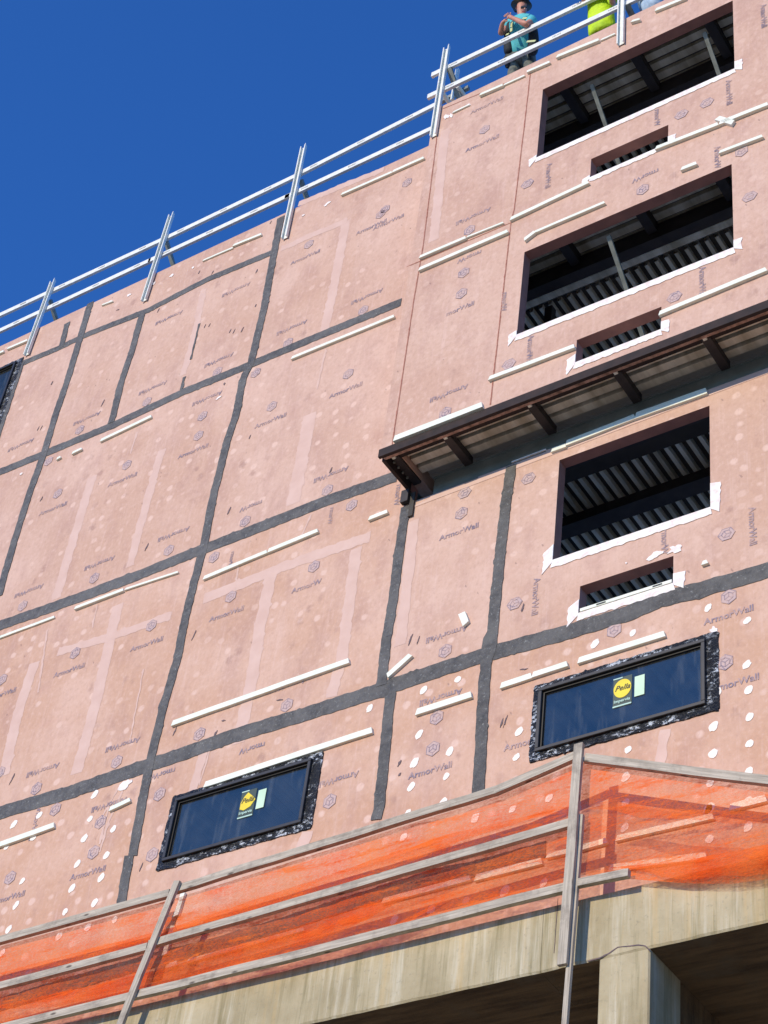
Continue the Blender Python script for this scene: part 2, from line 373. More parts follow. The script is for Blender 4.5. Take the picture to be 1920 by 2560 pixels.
def wall_mesh(xs, zs, holes, y, depth, tintf, mats, name, parent, back=True):
    """board wall with real openings: front faces per cell (board), reveals round every hole"""
    xs = sorted(set([round(v, 4) for v in xs] + [round(v, 4) for h in holes for v in h[:2] if min(xs) < v < max(xs)]))
    zs = sorted(set([round(v, 4) for v in zs] + [round(v, 4) for h in holes for v in h[2:4] if min(zs) < v < max(zs)]))
    bm = bmesh.new(); lay = bm.faces.layers.float.new('tint'); V = {}
    def gv(i, j, k):
        if (i, j, k) not in V: V[(i, j, k)] = bm.verts.new((xs[i], y if k == 0 else y+depth, zs[j]))
        return V[(i, j, k)]
    def inh(cx, cz): return any(h[0]-1e-4 < cx < h[1]+1e-4 and h[2]-1e-4 < cz < h[3]+1e-4 for h in holes)
    nx, nz_ = len(xs)-1, len(zs)-1
    sol = [[not inh((xs[i]+xs[i+1])/2, (zs[j]+zs[j+1])/2) for j in range(nz_)] for i in range(nx)]
    for i in range(nx):
        for j in range(nz_):
            if not sol[i][j]: continue
            f = bm.faces.new((gv(i,j,0), gv(i+1,j,0), gv(i+1,j+1,0), gv(i,j+1,0))); f[lay] = tintf((xs[i]+xs[i+1])/2, (zs[j]+zs[j+1])/2)
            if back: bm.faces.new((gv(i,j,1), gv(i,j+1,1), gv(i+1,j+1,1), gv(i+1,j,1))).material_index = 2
            for di, dj, a, b in ((-1,0,(i,j),(i,j+1)), (1,0,(i+1,j+1),(i+1,j)), (0,-1,(i+1,j),(i,j)), (0,1,(i,j+1),(i+1,j+1))):
                ii, jj = i+di, j+dj
                if 0 <= ii < nx and 0 <= jj < nz_ and sol[ii][jj]: continue
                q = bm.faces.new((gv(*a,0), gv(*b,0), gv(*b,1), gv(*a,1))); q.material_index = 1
    me = bpy.data.meshes.new(name); bmesh.ops.recalc_face_normals(bm, faces=bm.faces[:]); bm.to_mesh(me); bm.free()
    return link(name, me, mats, parent)

# lettering ---------------------------------------------------------------------------
def text_mesh(s, size, off=0.0, shear=0.0):
    c = bpy.data.curves.new('lettering', 'FONT'); c.body = s; c.size = size; c.align_x = 'CENTER'; c.align_y = 'CENTER'; c.offset = off; c.resolution_u = 3; c.shear = shear
    o = bpy.data.objects.new('tmp', c); COL.objects.link(o); dg = bpy.context.evaluated_depsgraph_get(); dg.update()
    me = bpy.data.meshes.new_from_object(o.evaluated_get(dg)); bpy.data.objects.remove(o)
    me.name = 'lettering'; me.transform(Matrix.Rotation(R(90), 4, 'X')); return me
TXT = {s: text_mesh(s, .105, .0022) for s in ('ArmorWall', 'ArmorW', 'morWall', 'rmorW')}
for me in TXT.values(): me.materials.clear(); me.materials.append(M['ink'])
def emblem(kind):
    """hexagonal emblem: outlined hexagon with an interlocked cube drawn inside"""
    bm = bmesh.new(); r = .105
    def P(a, q): return (math.cos(R(a))*q*.93, math.sin(R(a))*q)
    hexo = [P(30+60*i, r) for i in range(6)]; hexi = [P(30+60*i, r*.90) for i in range(6)]
    slab_poly(bm, hexi, 0, .0005, 1)
    for i in range(6):
        j = (i+1) % 6
        slab_poly(bm, [hexo[i], hexo[j], hexi[j], hexi[i]], 0, .0012, 0)
    def seg(a, b, w=.010):
        a = Vector((a[0], a[1])); b = Vector((b[0], b[1])); d = (b-a).normalized(); s = Vector((-d.y, d.x))*w/2
        slab_poly(bm, [tuple(a+s), tuple(a-s), tuple(b-s), tuple(b+s)], 0, .0018, 0)
    ins = [P(30+60*i, r*.55) for i in range(6)]
    for i in range(6): seg(ins[i], ins[(i+1) % 6])
    for i in (1, 3, 5): seg((0, 0), ins[i])
    for i in (0, 2, 4): seg(ins[i], hexi[i], .009)
    if kind: seg(hexi[1], ins[0]); seg(hexi[3], ins[2]); seg(hexi[5], ins[4])
    me = bpy.data.meshes.new('emblem'); bmesh.ops.recalc_face_normals(bm, faces=bm.faces[:]); bm.to_mesh(me); bm.free()
    me.materials.append(M['ink']); me.materials.append(M['ink_fill']); return me
EMB = [emblem(0), emblem(1)]
def stamp(me, name, c, x, y, D, rot, parent, lift, sc=1.0):
    p = pt(c, x, y, D); o = bpy.data.objects.new(name, me); COL.objects.link(o); o.parent = parent
    o.location = (p.x, D-lift, p.z); o.rotation_euler = (0, R(rot), 0); o.scale = (sc, 1, sc); return o

# ================================================================== GROUND
bm = bmesh.new(); bmesh.ops.create_grid(bm, x_segments=40, y_segments=40, size=800)
g = obj('ground', bm, 'ground'); tag(g, 'bare tan earth around the building site', kind='structure')

# ================================================================== BUILDING
bld = tag(empty('building', (-9, 12, 0)), 'unfinished building sheathed in pink boards with grey taped joints over concrete', 'building')
bld.location = (0, 0, 0)
wall_x0, wall_x1 = -25.0, 4.0
BX = -9.36; SOF = 14.615+H                 # bay left end, bay soffit height
TOPW, TOPB = 21.31+H, 21.05+H
WB = dict(A=(-11.84, -10.09, 10.27+H, 11.045+H), B=(-7.47, -5.755, 10.315+H, 11.052+H), C=(-18.9, -17.2, 19.0+H, 20.63+H))
W3 = (-7.43, -5.70, 12.69+H, 14.114+H); W3s = (-7.10, -6.092, 11.87+H, 12.221+H)
W1 = (-7.66, -5.05, 18.86+H, 20.312+H); W1s = (-6.893, -5.89, 17.973+H, 18.339+H)
W2 = (-7.71, -5.12, 15.64+H, 17.084+H); W2s = (-6.94, -5.945, 14.795+H, 15.158+H)
rep = 5.2     # further bays out of frame to the right repeat the openings
mir = lambda h: (h[0]+rep, h[1]+rep, h[2], h[3])
tabs = [-25, -22, -19.6, -17.15, -15.93, -14.7, -12.35, -10.8, BX, -8.05, -5.3, -3.8, -1.3, 1.2, 4.0]
tz = [8.2+H, 9.15+H, 11.67+H, 14.3+H, 14.83+H, 18.02+H, 20.47+H, TOPW]
def tintw(x, z):
    h = z-H; r = (math.sin(x*12.9898+z*78.233)*43758.5) % 1
    base = .95 if h < 11.7 else (.75 if h < 14.8 else .12)
    if x > -9.4 and h > 11.7: base = .2
    return min(1, max(0, base + (r-.5)*.3))
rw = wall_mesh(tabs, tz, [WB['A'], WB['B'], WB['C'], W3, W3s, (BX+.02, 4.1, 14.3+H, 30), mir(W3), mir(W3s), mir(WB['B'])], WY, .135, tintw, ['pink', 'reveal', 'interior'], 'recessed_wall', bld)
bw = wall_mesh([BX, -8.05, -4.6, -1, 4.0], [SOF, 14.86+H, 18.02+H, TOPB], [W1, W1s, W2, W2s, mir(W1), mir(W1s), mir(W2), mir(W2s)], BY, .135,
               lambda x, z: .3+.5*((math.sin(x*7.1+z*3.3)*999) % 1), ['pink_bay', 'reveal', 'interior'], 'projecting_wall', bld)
bm = bmesh.new(); box(bm, BX, BX+.15, BY+.137, WY+.6, SOF, TOPB-.004)
obj('bay_side_wall', bm, 'pink_bay', bld)

# ---- joint tapes on the recessed wall
LIFT = [0]
def tape(D, width, rag, *q, th=.006, y=None, mat='tape', par=None, name='joint_tape', ext=0):
    if mat == 'band': LIFT[0] += 1; th = .0012 + .00006*LIFT[0]
    P_ = path(D, *q)
    if ext & 1: P_ = [(-24.5, P_[0][1]-.01)] + P_
    if ext & 2: P_ = P_ + [(3.8, P_[-1][1]+.01)]
    return obj(name, ragged_strip(P_, width, D-.0004, th, rag*(.62 if mat == 'tape' else 1), flat=(mat in ('band', 'rust_line'))), mat, par or (rw if D == WY else bw))
tape(WY, .125, .014, 'L1', (95,880),(250,815),(375,755),(640,650),(900,515),(1182,398))
tape(WY, .15, .016, 'L2', (-25,325),(0,312),(175,240),(500,105),(610,52),'L1',(800,1000),(1070,890),(1320,785),(1659,645),'R2',(75,442), ext=1)
tape(WY, .18, .018, 'L2', (-25,985),(0,975),(300,870),(600,757),(850,655),(900,638),(1200,520),(1400,440),(1659,350),'R3',(58,328), ext=1)
tape(WY, .195, .018, 'L3', (-25,928),(0,920),(300,832),(640,715),(720,690),(1000,590),(1300,500),(1659,385),'R4',(20,375),(430,240),(500,220),(800,138),(1060,58),'R3',(1200,862),(1380,818),(1659,735),(1720,715), ext=3)
tape(WY, .17, .016, 'Z3', (-1200,1470),(0,1120),(500,980),(850,900),(1300,770),(1659,665),'R5',(200,475),(380,440),(700,352), ext=1)
for w_, q in ((.12, ('L1',(95,878),(20,1106),'L2',(35,20),(-20,190))), (.13, ('L1',(392,618),(350,760),(300,930),(240,1106),'L2',(190,235),(130,400),(60,620),(-5,850))),
              (.11, ('L1',(292,705),(265,812))), (.12, ('L1',(615,665),(570,830),(525,960),(490,1106),'L2',(480,100))),
              (.125, ('L1',(1215,248),(1180,430),(1140,650),(1085,880),(1050,950),(1020,1106),'L2',(985,170),(920,430),(880,640),(850,750),(800,950),(770,1106),'L3',(770,250),(710,450),(650,700),(620,850),(575,1106),'L4',(560,380),(520,620))),
              (.125, ('R3',(96,460),(60,700),(40,870),(12,1040),(-10,1235))), (.125, ('R4',(30,400),(5,650),(-20,900),'L4',(1625,225))),
              (.13, ('R3',(552,284),(530,430),(510,600),(490,800),(470,1000),(460,1106),'R4',(455,150),(440,300),(425,500),(420,650),(408,832))),
              (.12, ('Z3',(640,500),(560,820),(470,1210)))):
    tape(WY, w_, .015, *q, th=.010)
# torn smears of mastic
def smear(D, c, x, y, rx, rz, ang=.15, name='mastic_smear', m='smudge', th=.005, n=14, rag=.35):
    b_ = bmesh.new(); blob(b_, xz(c, x, y, D), rx, rz, D-.0004, th, ang, n, rag); return obj(name, b_, m, rw if D == WY else bw)
tape(WY, .03, .018, 'L1', (862,708),(845,780),(825,862), name='mastic_smear', th=.007)
tape(WY, .05, .03, 'L1', (798,938),(792,960),(782,1000), name='mastic_smear', th=.007)
for c, x, y, rx, rz in (('L1',860,487,.012,.05),('L1',920,485,.014,.06),('L1',1110,480,.012,.05),('L1',1170,270,.01,.05),('L1',1105,630,.012,.04),('L1',685,650,.012,.05),
        ('L1',885,720,.01,.05),('L1',995,740,.01,.05),('L1',1012,740,.01,.06),('L1',1047,735,.014,.06),('L1',445,1050,.014,.09),('L1',225,965,.014,.06),('L1',510,648,.04,.012),
        ('L1',905,715,.01,.05),('L2',180,428,.014,.05),('L2',635,635,.014,.08),('L2',990,480,.014,.09),('L2',1430,305,.014,.06),('L2',165,125,.01,.06),('L2',180,120,.01,.06),
        ('L3',840,150,.012,.10),('L3',55,770,.014,.10),('L3',755,570,.012,.07),('L3',1210,432,.05,.012),('L3',965,522,.035,.014),('L3',932,578,.016,.06),('R3',115,1035,.012,.09),('R3',150,1035,.008,.07),
        ('R3',600,900,.012,.08),('R4',68,705,.018,.06),('R4',68,755,.014,.03),('R4',510,530,.012,.08),('R4',525,525,.01,.08),('R4',605,300,.05,.012),('L4',610,430,.01,.07),('L2',1080,160,.012,.05),('L1',970,968,.02,.04)):
    smear(WY, c, x, y, rx*.8, rz*.7, ang=-.25)
# pale bands rolled over the boards
for w_, q in ((.16, ('L2',(400,330),(330,560),(240,860))), (.14, ('L2',(700,215),(640,420),(560,720))), (.2, ('L2',(1340,60),(1300,280),(1265,450))), (.15, ('L1',(1495,265),(1440,560),(1395,770))),
              (.12, ('L1',(880,560),(840,760),(790,930))), (.17, ('L3',(150,270),(80,480),(15,760))), (.17, ('L3',(510,20),(420,420),(330,750))), (.17, ('L2',(1170,760),(1120,1000),'L3',(1090,330),(1030,620))),
              (.15, ('L2',(1540,640),(1480,1106),'L3',(1430,420))), (.16, ('L2',(880,860),(1200,730),(1600,590))), (.14, ('R1',(265,560),(215,1040))), (.10, ('R4',(1215,560),(1190,720))), (.12, ('L2',(250,1090),(520,1010),(740,930))),
              (.12, ('L1',(1500,262),(1300,345),(1215,385))), (.14, ('R3',(130,520),(70,1060))), (.12, ('L1',(1290,190),(1659,40))), (.15, ('L3',(1330,1000),(1290,1106))), (.12, ('L3',(880,660),(830,830)))):
    D = BY if q[0] == 'R1' else WY
    tape(D, w_, .02, *q, th=.002, mat='band', name='coating_band')

for w_, q in ((.03, ('L2',(592,138),(565,232))), (.025, ('L2',(1345,495),(1300,590))), (.03, ('L3',(545,790),(470,960),(430,1090))), (.02, ('L3',(520,800),(440,940))), (.02, ('L3',(905,650),(862,800))), (.03, ('L1',(1408,815),(1370,990))),
              (.03, ('L3',(205,130),(165,400))), (.02, ('L2',(1030,720),(1010,860))), (.02, ('L3',(620,300),(560,620))), (.02, ('L3',(420,20),(400,120))), (.03, ('L4',(470,170),(430,330)))):
    tape(WY, w_, .014, *q, th=.003, mat='band', name='coating_run')

# ---- white strips (real battens of foam, about 25 mm proud)
def foam(D, a, b, h=.055, th=.022, par=None):
    th += .010+.005*random.random()
    A = pt(*a, D); B = pt(*b, D); bm = bmesh.new()
    d = (B-A).normalized(); n = max(2, int((B-A).length/.25)); u = Vector((-d.z, 0, d.x)); rows = []
    for i in range(n+1):
        c = A.lerp(B, i/n); w1 = h/2*(1+.14*(noise.noise(c*7))); w2 = h/2*(1+.14*noise.noise(c*7+Vector((5,5,5))))
        if i == 0: sk = .012
        elif i == n: sk = -.012
        else: sk = 0
        rows.append([bm.verts.new(c+u*w1+d*sk+Vector((0,-.0005,0))), bm.verts.new(c+u*w1+d*sk+Vector((0,-th,0))), bm.verts.new(c-u*w2-d*sk*.5+Vector((0,-th,0))), bm.verts.new(c-u*w2-d*sk*.5+Vector((0,-.0005,0)))])
    for r0, r1 in zip(rows, rows[1:]):
        for k in range(4): bm.faces.new((r0[k], r0[(k+1) % 4], r1[(k+1) % 4], r1[k]))
    bm.faces.new(rows[0]); bm.faces.new(rows[-1][::-1])
    return obj('white_strip', bm, 'foam', par or (rw if D == WY else bw))
L1, L2, L3, L4, R1, R2, R3, R4, R5 = 'L1 L2 L3 L4 R1 R2 R3 R4 R5'.split()
for a, b, h in (((L1,-10,845),(L1,22,830),.05), ((L1,38,820),(L1,125,783),.05), ((L1,445,630),(L1,492,613),.03), ((L1,880,438),(L1,1010,382),.035), ((L1,1012,375),(L1,1135,325),.05),
                ((L1,1480,155),(R1,40,750),.05), ((R1,42,748),(R1,178,687),.055), ((L1,1265,862),(R2,50,508),.055),
                ((L2,440,180),(L2,660,75),.06), ((L2,318,235),(L2,360,215),.05), ((L2,250,260),(L2,268,250),.05), ((L2,330,905),(L2,540,825),.05), ((L2,545,822),(L2,775,747),.035),
                ((L2,0,1030),(L2,240,940),.045), ((L2,885,775),(L2,1160,660),.06), ((L2,1165,658),(L2,1380,570),.065), ((L2,1600,520),(R3,22,488),.06),
                ((L3,750,540),(L3,1515,268),.075), ((L3,890,805),(L3,1615,568),.08), ((L3,480,910),(L3,570,868),.06), ((L3,-20,1072),(L3,242,978),.075),
                ((R3,342,928),(R3,362,975),.085), ((R4,20,335),(R4,122,243),.07), ((R4,510,378),(R4,645,333),.075), ((R4,648,332),(R4,800,283),.07), ((R4,845,270),(R4,1220,153),.075), ((R4,145,492),(R4,385,415),.08),
                ((R5,400,482),(R5,690,408),.07), ((R5,710,388),(R5,800,368),.05), ((R5,860,352),(R5,970,322),.06), ((R5,1010,312),(R5,1430,215),.06), ((R5,1500,178),(R5,1659,138),.07), ((R5,0,582),(R5,380,482),.06),
                ((R5,980,440),(R5,1400,385),.07), ((R5,1580,600),(R5,1659,585),.04), ((L4,735,862),(L4,775,848),.06), ((L4,815,840),(L4,1320,700),.045), ((R3,730,225),(R3,792,203),.06), ((R3,792,195),(R3,1090,80),.08), ((R3,1092,78),(R3,1400,-32),.095),
                ((R4,1380,-150),(R4,1405,-158),.05), (('Z3',760,300),('Z3',680,555),.06), (('Z3',650,650),('Z3',560,960),.06)):
    foam(WY, a, b, h*.92, .012 if h < .05 else .022)
for a, b, h in (((R1,300,490),(R1,372,456),.03), ((R1,420,418),(R1,520,375),.05), ((R1,520,372),(R1,612,330),.035), ((R1,625,317),(R1,722,275),.05), ((R1,752,254),(R1,935,180),.06), ((R1,940,178),(R1,1002,150),.03),
                ((R1,1075,102),(R1,1112,92),.04), ((R1,1178,52),(R1,1310,-2),.06), ((R1,552,955),(R1,890,795),.06), ((R1,1180,650),(R1,1450,545),.06), ((R1,1455,542),(R1,1665,458),.065), ((R1,1445,520),(R1,1515,540),.07),
                ((R1,612,1045),(R1,660,1008),.06), ((R1,655,1012),(R1,960,882),.045), ((R1,1455,668),(R1,1642,597),.05), ((R1,1290,740),(R1,1357,714),.06), ((R2,160,255),(R2,360,170),.05), ((R2,362,165),(R2,520,102),.03),
                ((R2,158,308),(R2,542,143),.06), ((R2,460,780),(R2,830,640),.06), ((R2,1195,500),(R2,1659,308),.065), ((R2,50,1040),(R2,432,893),.085)):
    foam(BY, a, b, h*.95, .012 if h < .04 else .028)
# rolled-up ends and torn pieces
for c, x, y, rx, rz, D in ((L1,470,618,.06,.03,WY),(L1,742,500,.035,.03,WY),(L1,558,585,.035,.03,WY),(L1,1415,190,.05,.03,WY),(L1,1312,240,.025,.02,WY),(L1,665,535,.03,.03,WY),(L1,385,662,.03,.05,WY),(L1,835,465,.02,.02,WY),
        (L2,93,320,.03,.025,WY),(L2,945-0,0-8,.04,.02,WY),(R1,270,505,.035,.05,BY),(R1,292,500,.02,.06,BY),(R1,368,456,.025,.03,BY),(R1,625,310,.02,.05,BY),(R1,1480,528,.07,.05,BY),(R4,1048,-158,0.01,.01,WY),(R3,1175,672,.08,.04,WY),(R3,1258,645,.07,.05,WY),(L3,540,800,.08,.06,WY),(R4,1425,135,.03,.05,WY)):
    smear(D, c, x, y, rx, rz, .4, 'sealant_scrap', 'sealant', .008, 16, .4)

# ---- white dabs over fasteners
for c, x, y in [(L4,a,b) for a, b in ((410,115),(170,205),(60,245),(390,220),(490,265),(365,305),(145,300),(30,340),(460,377),(335,415),(437,475),(98,488),(312,520),(70,593),(410,582),(282,622),(38,698),(535,80),(255,728),(380,690),(497,655),(10,800),(445,880),(200,945),(490,1015))] + [(L3,1598,468)] + \
        [(R4,a,b) for a, b in ((320,345),(172,390),(152,582),(285,655),(132,705),(270,762),(118,808),(256,875),(105,918),(583,570),(573,680),(715,855),(556,905),(1055,648),(1400,35),(1570,90),(1075,143),(912,190),(1567,280),(1575,390),(1580,505),(1425,548),(1580,622),(1422,665),(1577,742),(1410,790),(1045,765),(1045,875),(1408,900),(1573,870),(1575,980),(1408,1035),(1040,985),(1440,400))] + \
        [(R5,a,b) for a, b in ((395,218),(690,497),(523,533),(355,575),(205,613),(45,655),(215,495),(535,410),(1400,180),(85,300))]:
    b_ = bmesh.new(); s_ = random.uniform(.75, 1.0)
    blob(b_, xz(c, x, y, WY), .043*s_, .058*s_*random.uniform(.8, 1.1), WY-.0004, .005, -.5, 14, .14); obj('white_dab', b_, 'dab', rw)
# ---- printed lettering and emblems
def T(c, x, y, rot=0, s='ArmorWall', D=WY, sc=1.0): stamp(TXT[s], 'printed_lettering', c, x, y, D, rot, rw if D == WY else bw, .0046, sc*1.0)
def E(c, x, y, rot=0, k=None, D=WY, sc=1.0): stamp(EMB[random.randint(0, 1) if k is None else k], 'printed_emblem', c, x, y, D, rot, rw if D == WY else bw, .0042, sc*.88)
for a in ((L1,1320,420),(L1,1495,995),(L2,1170,90),(L1,1605,290),(L2,835,222),(L2,530,345),(L2,230,470),(L2,635,1055),(L2,980,925),(L3,300,305),(L3,5,410),(R3,325,570),(R3,1490,930),(R4,200,738),(R4,1510,362),(L4,380,455),(L4,35,562)): T(*a)
T(L2,1325,805,0,'ArmorW'); T(R4,600,620,0,'ArmorW')
for a in ((L1,1260,725),(L1,1585,590),(L1,945,865),(L1,660,985),(L1,1020,560),(L1,730,682),(L1,895,1030),(L2,375,80),(L2,750,580),(L2,430,705),(L2,125,825),(L2,1430,322),(L2,90,195),(L3,530,625),(L3,185,735),(L3,1240,370),(L3,470,885),(L3,1460,775),(R3,270,1012),(R4,245,420)): T(*a, 180)
T(L2,1085,458,180,'rmorW'); T(L3,1090,640,180,'rmorW'); T(L3,705,750,180,'rmorW')
T(L3,155,960,90); T(R3,1212,612,90,'rmorW'); T(R3,1592,545,90); T(R3,655,850,90); T(L2,1000,690,90,'rmorW',sc=.8); T(L2,1430,500,90,'rmorW',sc=.8); T(R3,60,410,90,'rmorW')
for a in ((L1,1335,365),(L1,1505,925),(L1,1175,1065),(L1,1645,235),(L2,858,155),(L2,548,282),(L2,250,405),(L2,210,265),(L2,655,975),(L2,998,850),(L2,1357,720),(L3,325,230),(L3,10,345),(R3,335,490),(R3,995,995),(R3,1490,850),(R4,212,643),(L4,405,365),(L4,45,475),(L3,862,580),(L3,240,905),(L3,435,960),(L3,690,840),(L4,658,375),(L1,1105,920)): E(*a)
for a in ((L1,1245,790),(L1,1570,650),(L1,940,915),(L1,635,1045),(L2,875,70),(L2,345,130),(L2,730,650),(L2,408,770),(L2,98,890),(L2,1415,390),(L2,1060,525),(L2,1520,455),(L2,925,680),(L3,505,700),(L3,158,815),(L3,1240,455),(L3,1425,870),(R3,265,1085),(R4,228,508),(L4,0+0,0+20),(R4,1475,270)): E(*a, 180)
for a in ((R3,1480,580),(R3,565,880),(R3,348,402),(R3,625,340)): E(*a, 90)
T(R1,425,620,0,D=BY); T(R1,445,455,0,D=BY); T(R1,20,960,0,D=WY); T(R1,385,935,180,D=BY); T(R2,370,245,180,'rmorW',D=BY); T(R2,330,470,0,'morWall',D=BY); T(R2,280,835,180,D=BY)
T(R1,710,760,90,D=BY); T(R1,1490,400,90,D=BY); T(R1,1440,680,90,'ArmorW',D=BY); T(R1,1640,70,90,D=BY); T(R2,1375,355,90,D=BY); T(R2,630,650,90,D=BY); T(R2,520,440,90,'rmorW',D=BY); T(R1,1130,760,180,'rmorW',D=BY); T(R1,1180,508,90,'rmorW',D=BY)
for a, r_ in (((R1,435,560),0),((R1,370,995),180),((R1,620,795),90),((R1,1395,445),90),((R1,1118,820),180),((R1,1580,850),90),((R2,345,315),0),((R2,335,405),0),((R2,265,920),180),((R2,540,710),90),((R1,1285,495),90),((R2,1255,420),90),((R1,1545,655),180)): E(*a, r_, D=BY)
E(R1,100,790,0); E(R1,5,905,0)
# ---- thin rusty corner beads on the bay
for q in (('R1',(242,488),(170,1060),'R2',(130,430),(36,1056)), ('R1',(635,300),(600,600),(563,905),'R2',(550,90),(515,400),(460,885))):
    tape(BY, .014, .004, *q, th=.004, mat='rust_line', name='corner_bead')
tape(BY, .012, .004, 'R1', (255,470),(610,325), th=.003, mat='rust_line', name='corner_bead')
tape(BY, .014, .004, 'R2', (97,290),(545,100), th=.003, mat='rust_line', name='corner_bead')

# ---- white sealant round the sills
def sill(D, h, th=.10, ul=.10, ur=.10, par=None, ext=.10, m='sealant'):
    x0, x1, z0, z1 = h
    pts = []
    def rg(a, b, n, amp):
        for i in range(n):
            t = i/n; p = (a[0]+(b[0]-a[0])*t, a[1]+(b[1]-a[1])*t); q = Vector((p[0]*23, p[1]*23, 3))
            pts.append((p[0]+amp*noise.noise(q), p[1]+amp*noise.noise(q+Vector((9,9,9)))))
    b_ = bmesh.new(); y = D-.0006; g = .0
    def quadstrip(a0, a1, b0, b1, n):
        prev = None
        for i in range(n+1):
            t = i/n
            p = Vector(a0).lerp(Vector(a1), t); q = Vector(b0).lerp(Vector(b1), t)
            k = Vector((q.x*19, q.y*19, 1)); q = q + Vector((noise.noise(k), noise.noise(k+Vector((4,4,4))))) * .02
            row = [b_.verts.new((p.x, y, p.y)), b_.verts.new((p.x, y-.008, p.y)), b_.verts.new((q.x, y-.008, q.y)), b_.verts.new((q.x, y, q.y))]
            if prev:
                for s in range(3): b_.faces.new((prev[s], prev[s+1], row[s+1], row[s]))
            else: b_.faces.new(row)
            prev = row
        b_.faces.new(prev[::-1])
    quadstrip((x0, z0), (x1, z0), (x0-.02, z0-th), (x1+.02, z0-th), 60)
    quadstrip((x0-.001, z0+ul), (x0-.001, z0-.02), (x0-ext, z0+ul*.6), (x0-ext, z0-th-.05), 10)
    quadstrip((x1+.001, z0+ur), (x1+.001, z0-.02), (x1+ext, z0+ur*.9), (x1+ext*.9, z0-th), 10)
    o = obj('sill_sealant', b_, m, par)
    # the sill surface inside the opening
    b_ = bmesh.new(); box(b_, x0+.002, x1-.002, D-.006, D+.125, z0+.0005, z0+.006); obj('sill_sealant', b_, m, par)
sill(BY, W1, .085, .06, .14, bw, .10); sill(BY, W2, .095, .08, .12, bw, .10)
sill(BY, W1s, .08, .05, .13, bw, .10); sill(BY, W2s, .09, .14, .12, bw, .10)
sill(WY, W3, .10, .22, .32, rw, .11); sill(WY, W3s, .09, .18, .12, rw, .12)
# steel track plate with slots in the lower sleeve opening
bm = bmesh.new(); box(bm, W3s[0]+.02, W3s[1]-.01, WY-.016, WY+.1, W3s[2]+.008, W3s[2]+.045); sp = obj('sill_track', bm, 'foam', rw)
for x in (-6.85, -6.25):
    bm = bmesh.new(); box(bm, x-.05, x+.05, WY-.019, WY-.0163, W3s[2]+.018, W3s[2]+.034); obj('slot', bm, 'gasket', sp)

